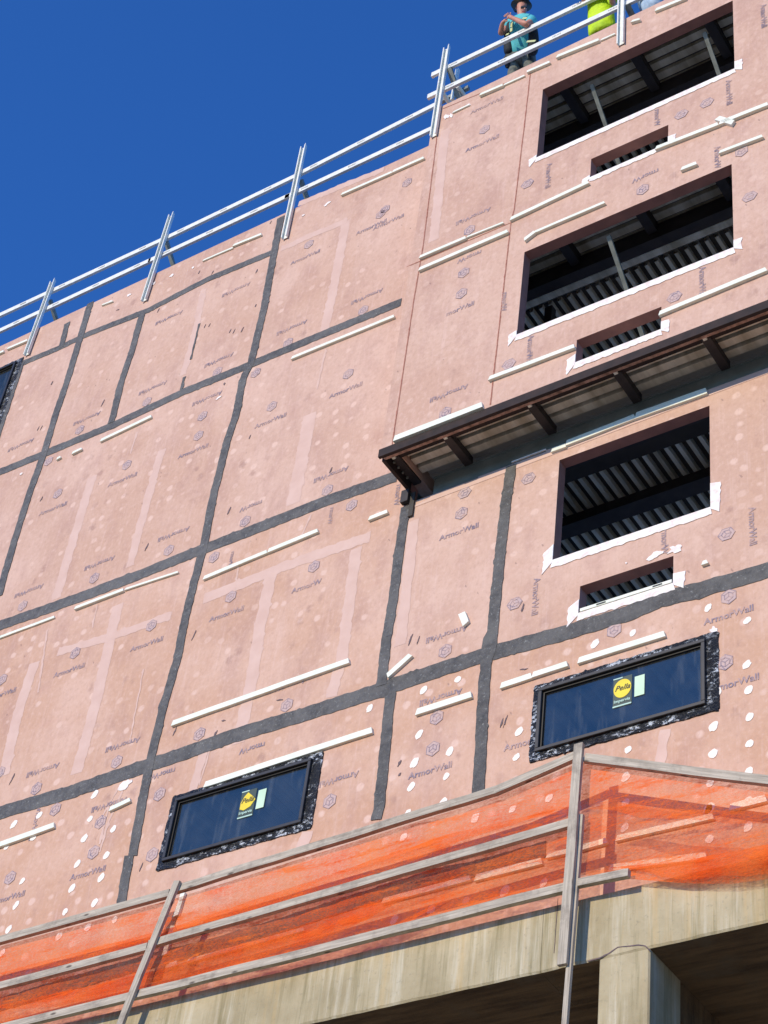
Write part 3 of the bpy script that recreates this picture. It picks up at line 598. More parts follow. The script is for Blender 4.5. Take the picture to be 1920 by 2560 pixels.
# ---- finished windows
def window(h, labels=True, sx=.5, sz=.5, flash=(.06,.11,.07,.1), tri=False):
    x0, x1, z0, z1 = h
    wn = empty('window', ((x0+x1)/2, WY, z0), bld); cx, cz = wn.location.x, wn.location.z
    loc = lambda b_: [setattr(v, 'co', v.co - wn.location) for v in b_.verts]
    fl = bmesh.new(); fx0, fx1, fz0, fz1 = x0-flash[0], x1+flash[1], z0-flash[2], z1+flash[3]*.5
    for s0, s1, wd in (((fx0, z0-flash[2]/2), (fx1, z0-flash[2]/2), flash[2]+.03), ((fx0, z1+.03), (fx1, z1+.03), .07), ((x0-flash[0]/2, fz0), (x0-flash[0]/2, fz1), flash[0]+.02), ((x1+flash[1]/2, fz0), (x1+flash[1]/2, fz1), flash[1]+.02)):
        t_ = ragged_strip([s0, s1], wd, WY-.0005, .012 + random.random()*.004, .012, .02)
        me = bpy.data.meshes.new('t'); t_.to_mesh(me); t_.free(); fl.from_mesh(me)
    loc(fl); obj('flashing', fl, 'foil', wn)
    fr = bmesh.new(); w_ = .038; y0, y1 = WY-.045, WY+.10
    box(fr, x0, x1, y0, y1, z0, z0+w_); box(fr, x0, x1, y0, y1, z1-w_, z1); box(fr, x0, x0+w_, y0, y1, z0+w_, z1-w_); box(fr, x1-w_, x1, y0, y1, z0+w_, z1-w_)
    bmesh.ops.bevel(fr, geom=fr.edges[:], offset=.004, segments=1, affect='EDGES'); loc(fr); obj('frame', fr, 'frame', wn)
    gk = bmesh.new(); a = .040; b2 = .056
    box(gk, x0+a, x1-a, WY-.015, WY+.03, z0+a, z0+b2); box(gk, x0+a, x1-a, WY-.015, WY+.03, z1-b2, z1-a); box(gk, x0+a, x0+b2, WY-.015, WY+.03, z0+b2, z1-b2); box(gk, x1-b2, x1-a, WY-.015, WY+.03, z0+b2, z1-b2)
    loc(gk); obj('gasket', gk, 'gasket', wn)
    gl = bmesh.new(); box(gl, x0+.06, x1-.06, WY+.004, WY+.012, z0+.06, z1-.06); loc(gl); go = obj('glass', gl, 'glass', wn)
    if labels:
        def lay(bm_, name, m, parent=go): loc(bm_); return obj(name, bm_, m, parent)
        lx, lz = sx, sz; yy = WY-.0005
        b_ = bmesh.new(); slab_poly(b_, [(lx-.095, lz-.17), (lx+.095, lz-.17), (lx+.095, lz+.17), (lx-.095, lz+.17)], yy+.003, .002); st = lay(b_, 'sticker', 'label_dark')
        b_ = bmesh.new()
        if tri: pts = [(lx-.085, lz-.05), (lx-.03, lz-.075), (lx+.05, lz-.045), (lx+.10, lz+.03), (lx+.045, lz+.09), (lx-.01, lz+.14), (lx-.05, lz+.10), (lx-.085, lz+.03)]
        else: pts = [(lx+.09*math.cos(t)*(1.0), lz+.035+.105*math.sin(t)) for t in [i*math.pi/12 for i in range(24)]]
        slab_poly(b_, pts, yy, .003)
        lay(b_, 'sticker', 'yellow')
        for s, sz_, dz, m_, sh in (('Pella', .085, .04, 'black_ink', .35), ('Impervia', .048, -.105, 'label_white', 0)):
            me = text_mesh(s, sz_, .001, sh); me.materials.clear(); me.materials.append(M[m_]); o = bpy.data.objects.new('sticker_lettering', me); COL.objects.link(o); o.parent = go
            o.location = Vector((lx, yy-.0055, lz+dz)) - wn.location
        b_ = bmesh.new()
        for q in ((lx-.095, lx+.095, lz-.165, lz-.15), (lx-.095, lx+.0, lz+.155, lz+.168)): slab_poly(b_, [(q[0], q[2]), (q[1], q[2]), (q[1], q[3]), (q[0], q[3])], yy, .003)
        lay(b_, 'sticker', 'label_white')
        b_ = bmesh.new(); slab_poly(b_, [(lx+.125, lz-.105), (lx+.225, lz-.105), (lx+.225, lz+.125), (lx+.125, lz+.125)], yy, .003); lay(b_, 'sticker', 'label_green')
    return wn
pa = pt('L3', 1068, 880); pb = pt('R4', 1030, 395)
wa = window(WB['A'], True, pa.x, pa.z, tri=True); tag(wa, 'black framed window with a yellow corner peeled sticker, above the left netting')
wb = window(WB['B'], True, pb.x, pb.z); tag(wb, 'black framed window with an oval yellow sticker')
window(WB['C'], False)
window(mir(WB['B']), False)

# ================================================================== interior: slabs, decks, beams (seen through the openings)
X0, X1, YB = -24.6, 3.8, 18.0
def deck_along_y(name, x0, x1, y0, y1, z, par):      # ribs run into the building
    bm = bmesh.new(); p = .152; p = .132; n = int((x1-x0)/p); prev = None
    for i in range(n):
        x = x0+i*p
        for dx, dz in ((0, 0), (.046, 0), (.052, .07), (.126, .07)):
            row = [bm.verts.new((x+dx, y0, z+dz)), bm.verts.new((x+dx, y1, z+dz))]
            if prev: bm.faces.new((prev[0], row[0], row[1], prev[1])).material_index = 1 if dx == .126 else 0  # recess tops take the dark material: shade between ribs painted in
            prev = row
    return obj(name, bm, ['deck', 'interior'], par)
def deck_along_x(name, x0, x1, y0, y1, z, par):
    bm = bmesh.new(); p = .152; n = max(1, round((y1-y0)/p*1.0)); p = (y1-y0)/n; prev = None
    for i in range(n):
        y = y0+i*p
        for dy, dz in ((0, 0), (.098, 0), (.104, .06), (.146, .06)):
            row = [bm.verts.new((x0, y+dy*p/.152, z+dz)), bm.verts.new((x1, y+dy*p/.152, z+dz))]
            if prev: bm.faces.new((prev[0], row[0], row[1], prev[1])).material_index = 1 if dz else 0  # everything but the flanges is coloured dark, as shaded grooves
            prev = row
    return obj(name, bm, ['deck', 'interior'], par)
JX = [-9.27, -8.60, -7.55, -6.53, -5.52, -4.51, -3.47, -2.46, -1.45, -.44, .57, 1.58, 2.59, 3.6]
for lvl, zt in (('a', 11.65), ('b', 14.85), ('c', 18.05), ('roof', 20.95)):
    zt += H; bay = lvl != 'a'
    fl = empty('floor_deck', (0, 0, zt), bld)
    ch = lambda o: (setattr(o, 'location', (0, 0, -zt)), o)[1]
    bm = bmesh.new(); box(bm, X0, X1, WY+.14, YB, zt-.05, zt)
    if bay: box(bm, BX+.16, X1, BY+.14, WY+.135, zt-.05, zt)
    ch(obj('slab', bm, 'floor', fl))
    yd = {'a': WY+.25, 'b': WY+.45}.get(lvl, 12.8)
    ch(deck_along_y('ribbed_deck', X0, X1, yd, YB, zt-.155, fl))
    if bay:
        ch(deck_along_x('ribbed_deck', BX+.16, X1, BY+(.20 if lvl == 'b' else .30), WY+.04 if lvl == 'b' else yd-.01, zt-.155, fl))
        if lvl != 'b':
            for jx in JX:
                bm = bmesh.new(); box(bm, jx-.06, jx+.06, BY+.25, WY+.28, zt-.33, zt-.17); ch(obj('joist', bm, 'joist', fl))
    bm = bmesh.new(); box(bm, X0, X1, 13.30, 13.42, zt-.34, zt-.17); box(bm, X0, X1, 13.26, 13.46, zt-.352, zt-.34); ch(obj('floor_beam', bm, 'joist', fl))
    if bay:
        bm = bmesh.new(); box(bm, BX+.2, X1, WY+.30, WY+.44, zt-.42, zt-.165); 
        ch(obj('floor_beam', bm, 'joist', fl))
        if lvl == 'b':
            bm = bmesh.new(); box(bm, X0+.3, X1, WY+.45, WY+.72, zt-.30, zt-.165); ch(obj('header_duct', bm, 'interior', fl))
# diagonal kickers behind the openings
for x, D, zh in ((-7.08, 11.62, 20.29), (-5.53, 11.62, 20.29), (-6.74, 11.62, 17.05)):
    bm = bmesh.new(); bar(bm, (x, D, zh+H), (x+.03, D+2.0, zh-2.05+H), .05, .035, n=1); obj('kicker_brace', bm, 'zinc_dull', bld)
bm = bmesh.new(); box(bm, -8.15, -8.05, 12.6, 12.7, 14.86+H, 17.6+H); obj('steel_stud', bm, 'joist', bld)

# ================================================================== overhang of the bay
ov = empty('bay_soffit', (0, 0, SOF), bld)
ch = lambda o: (setattr(o, 'location', (0, 0, -SOF)), o)[1]
bm = bmesh.new(); box(bm, BX-.02, X1, BY-.008, BY+.03, SOF-.12, SOF-.003); ch(obj('bottom_track', bm, 'rust', ov))
bm = bmesh.new(); bar(bm, (BX+.02, BY+.055, SOF-.10), (X1, BY+.055, SOF-.10), .035, .03, n=60, wob=.006); ch(obj('edge_angle', bm, simple('primer_pink_angle', srgb(186,150,132), srgb(120,92,76), 12, .8, bs=.4), ov))
bm = bmesh.new(); box(bm, BX+.02, X1, BY+.075, BY+.20, SOF-.015, SOF+.075); ch(obj('edge_channel', bm, 'rust', ov))
for jx in JX:
    bm = bmesh.new(); box(bm, jx-.048, jx+.048, BY+.15, WY+.02, SOF-.045 if False else SOF-.035, SOF+.065)
    j = ch(obj('joist', bm, 'joist', ov))
    bm = bmesh.new(); box(bm, jx-.02, jx+.02, BY+.11, BY+.148, SOF-.06, SOF-.036); obj('clip', bm, 'foam', j)
bm = bmesh.new()
for z0_, z1_, y0_, y1_ in ((14.24, 14.255, 12.01, 12.19), (14.255, 14.59, 12.045, 12.06), (14.59, 14.605, 12.022, 12.19)):
    box(bm, BX+.3, X1, y0_, y1_, z0_+H, z1_+H)
ch(obj('spandrel_beam', bm, 'primer', ov))
# end plate, dark gap plate and corner post at the bay's left end
bm = bmesh.new(); box(bm, BX-.01, BX+.03, BY+.06, WY-.012, SOF-.13, SOF+.05); pl = ch(obj('end_plate', bm, 'rust', ov))
for k in range(4):
    bm = bmesh.new(); bmesh.ops.create_cone(bm, cap_ends=True, segments=8, radius1=.014, radius2=.014, depth=.02, matrix=Matrix.Translation((BX+.05, BY+.2+.09*k, SOF-.045))); obj('bolt', bm, 'zinc_dull', pl)
bm = bmesh.new(); box(bm, BX+.05, BX+.11, WY-.03, WY-.012, 14.06+H, 14.42+H); ch(obj('corner_gap_plate', bm, 'interior', ov))  # thin dark plate standing in for the black gap above the tape
bm = bmesh.new(); box(bm, BX-.05, BX+.045, WY-.07, WY-.013, 14.28+H, 14.46+H); ch(obj('corner_bracket', bm, 'joist', ov))
# torn boards at the top edge of the recessed wall under the beam
q = [(-9.30,14.22),(-9.06,14.25),(-9.05,14.285),(-8.62,14.295),(-8.61,14.27),(-8.45,14.275),(-8.44,14.31),(-7.6,14.315),(-7.6,14.335),(-6.4,14.34),(-6.4,14.315),(-5.9,14.32),(-5.88,14.35),(-4.2,14.35),(-4.2,14.285),(-9.28,14.20)]
bm = bmesh.new(); slab_poly(bm, [(a, b+H) for a, b in q], WY-.0008, .004); obj('coating_band', bm, 'band', rw)
bm = bmesh.new(); slab_poly(bm, [(-8.02,14.33+H),(-7.6,14.333+H),(-7.6,14.35+H),(-8.02,14.348+H)], WY-.001, .016); obj('sealant_scrap', bm, 'sealant', rw)

# ================================================================== concrete podium
CY = 11.72; cz0, cz1 = 7.845+H, 8.44+H
pod = empty('podium', (0, CY, 0), bld)
def seg_beam(x0, x1, name='concrete_beam'):
    bm = bmesh.new(); n = int((x1-x0)/.06); rows = []
    for i in range(n+1):
        x = x0+(x1-x0)*i/n; e = .012*noise.noise(Vector((x*4, 0, 1))) + .006*noise.noise(Vector((x*21, 0, 4)))
        e2 = .008*noise.noise(Vector((x*3, 5, 1)))
        rows.append([bm.verts.new(p) for p in ((x, CY, cz1+e2), (x, CY, cz0+.02+e), (x, CY+.012, cz0+e*.5), (x, CY+.6, cz0), (x, CY+.6, cz1+e2))])
    for a, b in zip(rows, rows[1:]):
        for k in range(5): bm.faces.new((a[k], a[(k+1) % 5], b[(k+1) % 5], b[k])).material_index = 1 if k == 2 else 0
    bm.faces.new(rows[0]); bm.faces.new(rows[-1][::-1])
    o = obj(name, bm, ['concrete', 'soffit'], pod); o.location = (0, -CY, 0); return o
seg_beam(-25, -7.124); seg_beam(-7.121, 4)
for cx in (-6.36, -14.6, -22.0, 1.6):
    bm = bmesh.new(); box(bm, cx-.225, cx+.225, CY+.004, CY+.55, 0, cz0-.004)
    bmesh.ops.bevel(bm, geom=[e for e in bm.edges if abs((e.verts[0].co-e.verts[1].co).z) > 1], offset=.014, segments=1, affect='EDGES')
    o = obj('concrete_column', bm, 'concrete', pod); o.location = (0, -CY, 0)
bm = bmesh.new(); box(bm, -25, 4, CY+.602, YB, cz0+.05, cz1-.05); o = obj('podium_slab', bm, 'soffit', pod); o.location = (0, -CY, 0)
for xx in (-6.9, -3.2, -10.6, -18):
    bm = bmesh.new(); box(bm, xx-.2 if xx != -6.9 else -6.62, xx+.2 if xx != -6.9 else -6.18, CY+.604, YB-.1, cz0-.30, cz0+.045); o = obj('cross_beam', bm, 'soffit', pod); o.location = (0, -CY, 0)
bm = bmesh.new(); box(bm, -25, 4, CY+.05, YB, cz1+.0-.045, cz1-.012) if False else box(bm, -25, 4, CY+.61, YB, cz1-.045, cz1-.01); o = obj('podium_slab', bm, 'floor', pod); o.location = (0, -CY, 0)
bm = bmesh.new(); box(bm, -25, 4, YB-.2, YB, 0, cz0-.35); o = obj('rear_wall', bm, 'interior', pod); o.location = (0, -CY, 0)
# crack where the column meets the beam
cr = [(R5,880,835),(R5,930,822),(R5,975,800),(R5,1010,775),(R5,1060,770),(R5,1100,765),(R5,1130,770),(R5,1150,790)]
bm = ragged_strip([xz(*c, CY) for c in cr], .010, CY-.0006, .002, .004, .02); o = obj('crack', bm, 'smudge', pod); o.location = (0, -CY, 0)
bm = ragged_strip([xz(R5,752,565,CY), xz(R5,735,800,CY)], .006, CY-.0006, .002, .002, .05); o = obj('crack', bm, 'smudge', pod); o.location = (0, -CY, 0)
# torn plastic hanging under the slab
for (x, y, rx, ry) in ((-9.0, 12.6, .22, .08), (-8.6, 12.7, .2, .06), (-8.15, 12.55, .25, .05), (-7.0, 12.9, .12, .16), (-9.4, 12.8, .18, .1)):
    bm = bmesh.new(); bmesh.ops.create_grid(bm, x_segments=14, y_segments=8, size=1)
    for v in bm.verts:
        k = v.co*2.3+Vector((x, y, 0)); v.co = Vector((x+v.co.x*rx+.05*noise.noise(k), y+v.co.y*ry+.04*noise.noise(k+Vector((3,3,3))), cz0-.03+.10*noise.noise(k*1.4)))
    o = obj('plastic_scrap', bm, 'plastic', pod, True); o.location = (0, -CY, 0)

# ================================================================== timber guardrail along the podium edge
TY = 11.53
tg = tag(empty('timber_guardrail', (-9, TY, cz0)), 'grey weathered timber guardrail nailed to the podium edge, carrying the orange netting', 'guardrail')
tg.location = (0, 0, 0)
RY = TY+.045
def rail(name, a, b, hgt=.08, th=.036, D=RY, n=12, wob=.02):
    A = pt(*a, D); B = pt(*b, D)
    if A.x < -12.8: A.x = -24
    return local_bar(name, A, B, th+.014, hgt, 'wood', tg, n=n, wob=wob, bev=.003)
local_bar('post', pt('S',444,2203,TY), pt('S',300,2565,TY), .035, .075, 'wood', tg, up=Vector((1,0,0)), n=6, wob=.01, bev=.003)
local_bar('post', pt('Z1',863,170,TY), pt('Z2',688,838,TY), .038, .085, 'wood', tg, up=Vector((1,0,0)), n=6, wob=.008, bev=.003)
local_bar('post', pt('Z1',888,905,TY+.04), pt('Z2',700,1400,TY+.04), .036, .045, 'wood', tg, up=Vector((1,0,0)), n=6, wob=.006, bev=.003)
rail('rail', (L4,-40,760), (L4,735,545)); rail('rail', (L4,745,530), ('Z1',0,655)); rail('rail', ('Z1',-8,658), ('Z1',850,285), wob=.006)
rail('rail', ('Z1',925,320), ('Z1',3300,610), wob=.01)
rail('rail', (L4,-40,985), (L4,640,775), wob=.01); rail('rail', (L4,645,765), ('Z1',800,985), wob=.01, n=16)
rail('rail', (L4,-40,1140), (L4,560,990), wob=.01); rail('rail', (L4,562,988), ('Z2',740,190), wob=.01, n=16); rail('rail', ('Z2',745,185), ('Z2',1240,85), .07)

# ================================================================== netting
def netting(name, tops, bots, D, lab, group, n=120, m=36, sag=.05, seed=1):
    tp = [pt(*q, D) for q in tops]; bp = [pt(*q, D) for q in bots]
    if tp[0].x < -12.8: tp[0].x = bp[0].x = -24
    x0, x1 = tp[0].x, tp[-1].x
    def at(L, x):
        for a, b in zip(L, L[1:]):
            if x <= b.x or b is L[-1]: return a.z+(b.z-a.z)*(x-a.x)/(b.x-a.x)
    bm = bmesh.new(); rows = []
    for i in range(n+1):
        x = x0+(x1-x0)*i/n; zt, zb = at(tp, x), at(bp, x); row = []
        for j in range(m+1):
            t = j/m; z = zt+(zb-zt)*t; k = Vector((x*1.1, z*4+seed, seed)); e = math.sin(math.pi*min(1, t*1.02))
            yo = e*(.016*abs(noise.noise(Vector((x*2.2-z*3, z*6+x*.7, seed+9)))) + .03*noise.noise(k) + .02*noise.noise(Vector((x*.8+z*3.1, z*9, seed+5))) + .012*noise.noise(Vector((x*5, z*14, seed))))
            row.append(bm.verts.new((x, D+.03+yo, z)))
        rows.append(row)
    for a, b in zip(rows, rows[1:]):
        for j in range(m): bm.faces.new((a[j], a[j+1], b[j+1], b[j]))
    o = obj(name, bm, 'net', None, True); tag(o, lab, 'safety net', group); return o
def swag(par, D, tops, bots, n=80, m=5, seed=3):    # a loose fold of the same net, a second layer
    tp = [pt(*q, D) for q in tops]; bp = [pt(*q, D) for q in bots]; x0, x1 = tp[0].x, tp[-1].x
    def at(L, x):
        for a, b in zip(L, L[1:]):
            if x <= b.x or b is L[-1]: return a.z+(b.z-a.z)*(x-a.x)/(b.x-a.x)
    bm = bmesh.new(); rows = []
    for i in range(n+1):
        x = x0+(x1-x0)*i/n; zt = at(tp, x); env = min(1, 4*i/n, 4*(n-i)/n); zb = min(zt-.002, zt+(at(bp, x)-zt)*env+.035*env*noise.noise(Vector((x*2.5, seed, 1))))
        rows.append([bm.verts.new((x, D+.012*noise.noise(Vector((x*3, j*2, seed))), zt+(zb-zt)*j/m)) for j in range(m+1)])
    for a, b in zip(rows, rows[1:]):
        for j in range(m): bm.faces.new((a[j], a[j+1], b[j+1], b[j]))
    obj('net_fold', bm, 'net', par, True)
NY = RY+.035
n1 = netting('safety_net', ((L4,-60,790),(L4,740,560),('Z1',0,690),('Z1',820,350)), ((L4,-60,1165),(L4,560,1000),('Z2',0,365),('Z2',735,200)), NY, 'long orange safety net strung below the timber top rail, left of the tall double post', 'orange safety nets', 500, 36)
swag(n1, NY-.004, ((L4,-60,900),(L4,740,690),(R5,300,280),(R5,790,170)), ((L4,-60,960),(L4,740,745),(R5,300,350),(R5,790,235)))
swag(n1, NY-.006, ((L4,800,900),(L4,1659,700),(R5,300,545)), ((L4,800,925),(L4,1659,730),(R5,300,590)), seed=8)
swag(n1, NY+.055, ((L4,-60,1040),(L4,700,870),(R5,380,440)), ((L4,-60,1130),(L4,700,960),(R5,380,520)), seed=12)
n2 = netting('safety_net', ((R4,850,695),(R4,1659,800),(R4,1900,830),(R4,2700,880)), ((R5,860,455),(R5,1040,470),(R5,1300,490),(R5,1500,492),(R5,1659,470),(R5,1900,440),(R5,2700,300)), NY, 'orange safety net sagging over the concrete, right of the tall double post', 'orange safety nets', 180, 24, seed=6)
swag(n2, NY-.006, ((R5,870,180),(R5,1000,145),(R5,1200,175),(R5,1659,190),(R5,1900,200)), ((R5,870,215),(R5,1000,215),(R5,1200,215),(R5,1659,245),(R5,1900,250)), seed=4)
swag(n2, NY-.008, ((R5,980,430),(R5,1300,400),(R5,1659,330),(R5,1900,290)), ((R5,980,450),(R5,1300,478),(R5,1659,460),(R5,1900,430)), seed=9)

V3 = Vector
# ================================================================== roof guardrails of steel track
def c_post(par, a, b, D, wd=.092, dp=.045, th=.006, xs=None):
    """C-stud, open side towards the street"""
    if xs is None: A = pt(*a, D); B = pt(*b, D)
    else: A = Vector((xs, D, a.z)); B = Vector((xs, D, b.z))
    d = (B-A).normalized(); s = Vector((1, 0, 0)); bm = bmesh.new()
    def plate(u0, u1, v0, v1, cut=0):
        c = [A+s*u0, A+s*u1, B+s*u1, B+s*u0]
        f = [bm.verts.new(p+Vector((0, v0, 0))) for p in c]; k = [bm.verts.new(p+Vector((0, v1, 0))) for p in c]
        bm.faces.new(f); bm.faces.new(k[::-1])
        for i in range(4): bm.faces.new((f[i], f[(i+1) % 4], k[(i+1) % 4], k[i]))
    h = wd/2
    plate(-h+th, h-th, -th, 0); plate(-h, -h+th, -dp, 0); plate(h-th, h, -dp, 0); plate(-h+th, -h+.016, -dp, -dp+th); plate(h-.016, h-th, -dp, -dp+th)
    for v in bm.verts:
        if v.co.z > B.z+1.0 and v.co.x > (A.x+h-.01) and v.co.y < D-.02: v.co.z += .03
    return obj('post', bm, 'zinc', par)
def c_rail(par, a, b, D, hgt=.092, dp=.04):
    A = pt(*a, D); B = pt(*b, D)
    if A.x < -16.5: A = V3((-24.5, D, A.z))
    if B.x > -6.5 and D < 11.6: B = V3((3.5, D, B.z))
    bm = bmesh.new(); th = .004; u = Vector((0, 0, 1)); d = (B-A).normalized(); n = 8
    u = Vector((-d.z, 0, d.x))
    def strip(u0, u1, v0, v1):
        bar_a = [A+u*u0+Vector((0,v0,0)), A+u*u1+Vector((0,v0,0)), A+u*u1+Vector((0,v1,0)), A+u*u0+Vector((0,v1,0))]
        f = [bm.verts.new(p) for p in bar_a]; k = [bm.verts.new(p+(B-A)) for p in bar_a]
        bm.faces.new(f); bm.faces.new(k[::-1])
        for i in range(4): bm.faces.new((f[i], f[(i+1) % 4], k[(i+1) % 4], k[i]))
    h = hgt/2; strip(-h, h, 0, th); strip(-h, -h+th, th, dp); strip(h-th, h, th, dp)
    r = obj('rail', bm, 'zinc', par)
    L = (B-A).length; i = .35
    while i < L:       # illegible factory stamps
        c = A+d*i; b_ = bmesh.new()
        for k_ in range(6):
            x = (k_-2.5)*.022; hh = .010+.006*random.random()
            p0 = c+d*x-u*hh+Vector((0,-.002,0)); p1 = c+d*(x+.008)+u*hh+Vector((0,-.002,0)); bar(b_, p0, p1, .002, .007, up=Vector((0, 1, 0)))
        obj('factory_stamp', b_, 'stamp', r); i += .82
    return r
RL = WY-.055
gl = tag(empty('roof_guardrail', (0, 0, TOPW)), 'galvanised steel roof guardrail on the recessed wall, left of the projecting bay', 'guardrail', 'steel roof guardrails')
gr = tag(empty('roof_guardrail', (0, 0, TOPB)), 'galvanised steel roof guardrail on the projecting bay, in front of the workers', 'guardrail', 'steel roof guardrails')
def fix(o, e): o.location = -e.location
RL = WY-.012
for a, b in ((('Z6',745,250),('Z6',375,1262)), ((L1,745,240),(L1,625,610)), (('Z7',1255,200),('Z7',920,1775))): fix(c_post(gl, a, b, RL-.006), gl)
for a, b in ((('Z5',825,290),('Z5',590,1810)), (('M2',812,-420),('M2',785,775))): fix(c_post(gr, a, b, BY-.014), gr)
for xx in (-18.4, -20.7, -23.0):
    A = pt('Z6',745,250,RL-.006); B = pt('Z6',375,1262,RL-.006)
    fix(c_post(gl, A, B, RL-.006, xs=xx), gl)
for xx in (-4.2, -1.9, .4, 2.7):
    A = pt('M2',812,-420,BY-.014); B = pt('M2',785,775,BY-.014); fix(c_post(gr, A, B, BY-.014, xs=xx), gr)
for q0, q1 in (((L1,-40,668),(L1,715,335)), ((L1,700,343),(L1,1300,55)), ((L1,1270,68),('Z5',615,1240))): fix(c_rail(gl, q0, q1, RL+.002), gl)
for q0, q1 in (((L1,-40,746),(L1,650,430)), ((L1,640,435),(L1,1250,150)), ((L1,1230,160),('Z5',560,1650))): fix(c_rail(gl, q0, q1, RL+.002), gl)
fix(c_rail(gr, ('Z5',540,735), ('M1',500,990), BY-.012), gr); fix(c_rail(gr, ('M1',300,1085), ('S',1620,-58), BY-.0125), gr)
fix(c_rail(gr, ('Z5',472,1110), ('S',1700,-40), BY-.012), gr)
for c, x, y in (('Z6',690,500),('L1',718,350),('Z7',1190,760)):   # braces run back down to the roof
    A = pt(c, x, y, RL+.05); B = Vector((A.x+.02, A.y+1.0, A.z-1.35))
    bm = bmesh.new(); B.z = max(B.z, TOPW-.3); bar(bm, A, B, .07, .04); fix(obj('brace', bm, 'zinc_dull', gl), gl)
for c, x, y in (('Z5',850,620),('M2',880,80)):
    A = pt(c, x, y, BY-.01); B = Vector((A.x+.02, A.y+.9, A.z-1.15))
    bm = bmesh.new(); B.z = max(B.z, TOPB-.08); bar(bm, A, B, .075, .04); fix(obj('brace', bm, 'zinc_dull', gr), gr)
bm = bmesh.new(); bar(bm, pt('Z5',650,360+0,RL+.03)+Vector((-6.55,0,-.25)), pt('Z5',650,360,RL+.03)+Vector((-6.5,0,-1.0)), .05, .03); bm.free()
# loose clamp and stub standing behind the bay's first post
cl = tag(empty('clamp_stand', pt('Z5',930,1180,BY+.25)), 'short steel clamp stand with two round tube ends behind the first bay post', 'clamp stand')
def rel(o, e): o.location = -e.location; return o
bm = bmesh.new(); bar(bm, pt('Z5',905,1180,BY+.25), pt('Z5',1000,650,BY+.25), .045, .045, up=Vector((1,0,0))); rel(obj('upright', bm, 'zinc', cl), cl)
bm = bmesh.new(); bar(bm, pt('Z5',700,1215,BY+.3), pt('Z5',1190,960,BY+.3), .05, .06); rel(obj('base_bar', bm, 'zinc_dull', cl), cl)
for x, y in ((800,1150),(1060,1030)):
    p = pt('Z5', x, y, BY+.26); bm = bmesh.new(); bmesh.ops.create_cone(bm, cap_ends=True, segments=16, radius1=.032, radius2=.032, depth=.2, matrix=Matrix.Translation(p) @ Matrix.Rotation(R(90), 4, 'X')); rel(obj('tube_end', bm, 'foam', cl), cl)

# ================================================================== people
def skin(name, chains, m, parent, sub=1, root=0):
    """chains: list of lists of (point, rx, ry); chains may start with an index pair to branch from an earlier vertex"""
    verts, edges, rad = [], [], []
    for ch_ in chains:
        prev = None
        for e in ch_:
            if isinstance(e, int): prev = e; continue
            verts.append(e[0]); rad.append((e[1], e[2] if len(e) > 2 else e[1]))
            if prev is not None: edges.append((prev, len(verts)-1))
            prev = len(verts)-1
    me = bpy.data.meshes.new(name); me.from_pydata([tuple(v) for v in verts], edges, []); o = bpy.data.objects.new(name, me); COL.objects.link(o)
    sm = o.modifiers.new('s', 'SKIN'); sm.use_smooth_shade = True
    if not me.skin_vertices: bpy.context.view_layer.objects.active = o
    sv = me.skin_vertices[0].data
    for i, r_ in enumerate(rad): sv[i].radius = r_; sv[i].use_root = (i == root)
    ss = o.modifiers.new('u', 'SUBSURF'); ss.levels = sub+1; ss.render_levels = sub+1
    dg = bpy.context.evaluated_depsgraph_get(); dg.update(); m2 = bpy.data.meshes.new_from_object(o.evaluated_get(dg)); bpy.data.objects.remove(o)
    m2.name = name; m2.materials.clear(); m2.materials.append(M[m])
    for p in m2.polygons: p.use_smooth = True
    o = bpy.data.objects.new(name, m2); COL.objects.link(o); o.parent = parent
    if parent: o.location = -parent.location
    return o
def ell(name, c, r_, m, parent, rot=(0, 0, 0), seg=20, cut=None):
    bm = bmesh.new(); bmesh.ops.create_uvsphere(bm, u_segments=seg, v_segments=12, radius=1)
    if cut is not None: bmesh.ops.delete(bm, geom=[v for v in bm.verts if v.co.z < cut], context='VERTS')
    bm.transform(Matrix.Translation(c) @ Matrix.Rotation(rot[2], 4, 'Z') @ Matrix.Rotation(rot[1], 4, 'Y') @ Matrix.Rotation(rot[0], 4, 'X') @ Matrix.Diagonal((*r_, 1)))
    o = obj(name, bm, m, parent, True); o.location = -parent.location if parent else (0, 0, 0); return o
V = Vector
def hand(chs, wrist, palm, dirv, side, up):
    """five fingers from the palm, bent, of unequal lengths; returned as skin chains"""
    return [[(palm + side*k*.019, .010), (palm + side*k*.021 + dirv*l*.5 + up*.006, .0085), (palm + side*k*.020 + dirv*l*.8 - up*.018, .008)] for k, l in ((-1.5, .062), (-.5, .078), (.5, .084), (1.5, .074))] + \
           [[(palm - dirv*.035 - side*.03, .011), (palm - dirv*.01 - side*.055, .010), (palm + dirv*.022 - side*.058 - up*.012, .009)]]
# worker 1
p1 = tag(empty('person', (-8.18, 12.0, 21.07+H)), 'worker in brimmed dark hat and teal shirt at the roof rail, hands raised', 'person')
Q = lambda x, y, D: pt('M1', x, y, D)
pelv = Q(880,1500,11.76); belly = Q(860,1180,11.68); chest = Q(845,800,11.56); upc = Q(870,600,11.50); neck = Q(870,450,11.46); nk2 = Q(865,360,11.44)
hd = Q(880,215,11.42); top = Q(885,60,11.42)
shL = Q(590,600,11.50); elL = Q(320,900,11.44); wrL = Q(370,600,11.33); hL = Q(470,500,11.30)
shR = Q(1170,530,11.50); elR = Q(1000,640,11.34); wrR = Q(640,470,11.30); hR = Q(520,410,11.29)
hipL = Q(740,1560,11.78); kL = V((hipL.x-.05, 11.80, 21.55+H)); fL = V((hipL.x-.06, 11.95, 21.13+H))
hipR = Q(1060,1540,11.80); kR = V((hipR.x+.04, 11.84, 21.55+H)); fR = V((hipR.x+.05, 11.98, 21.13+H))
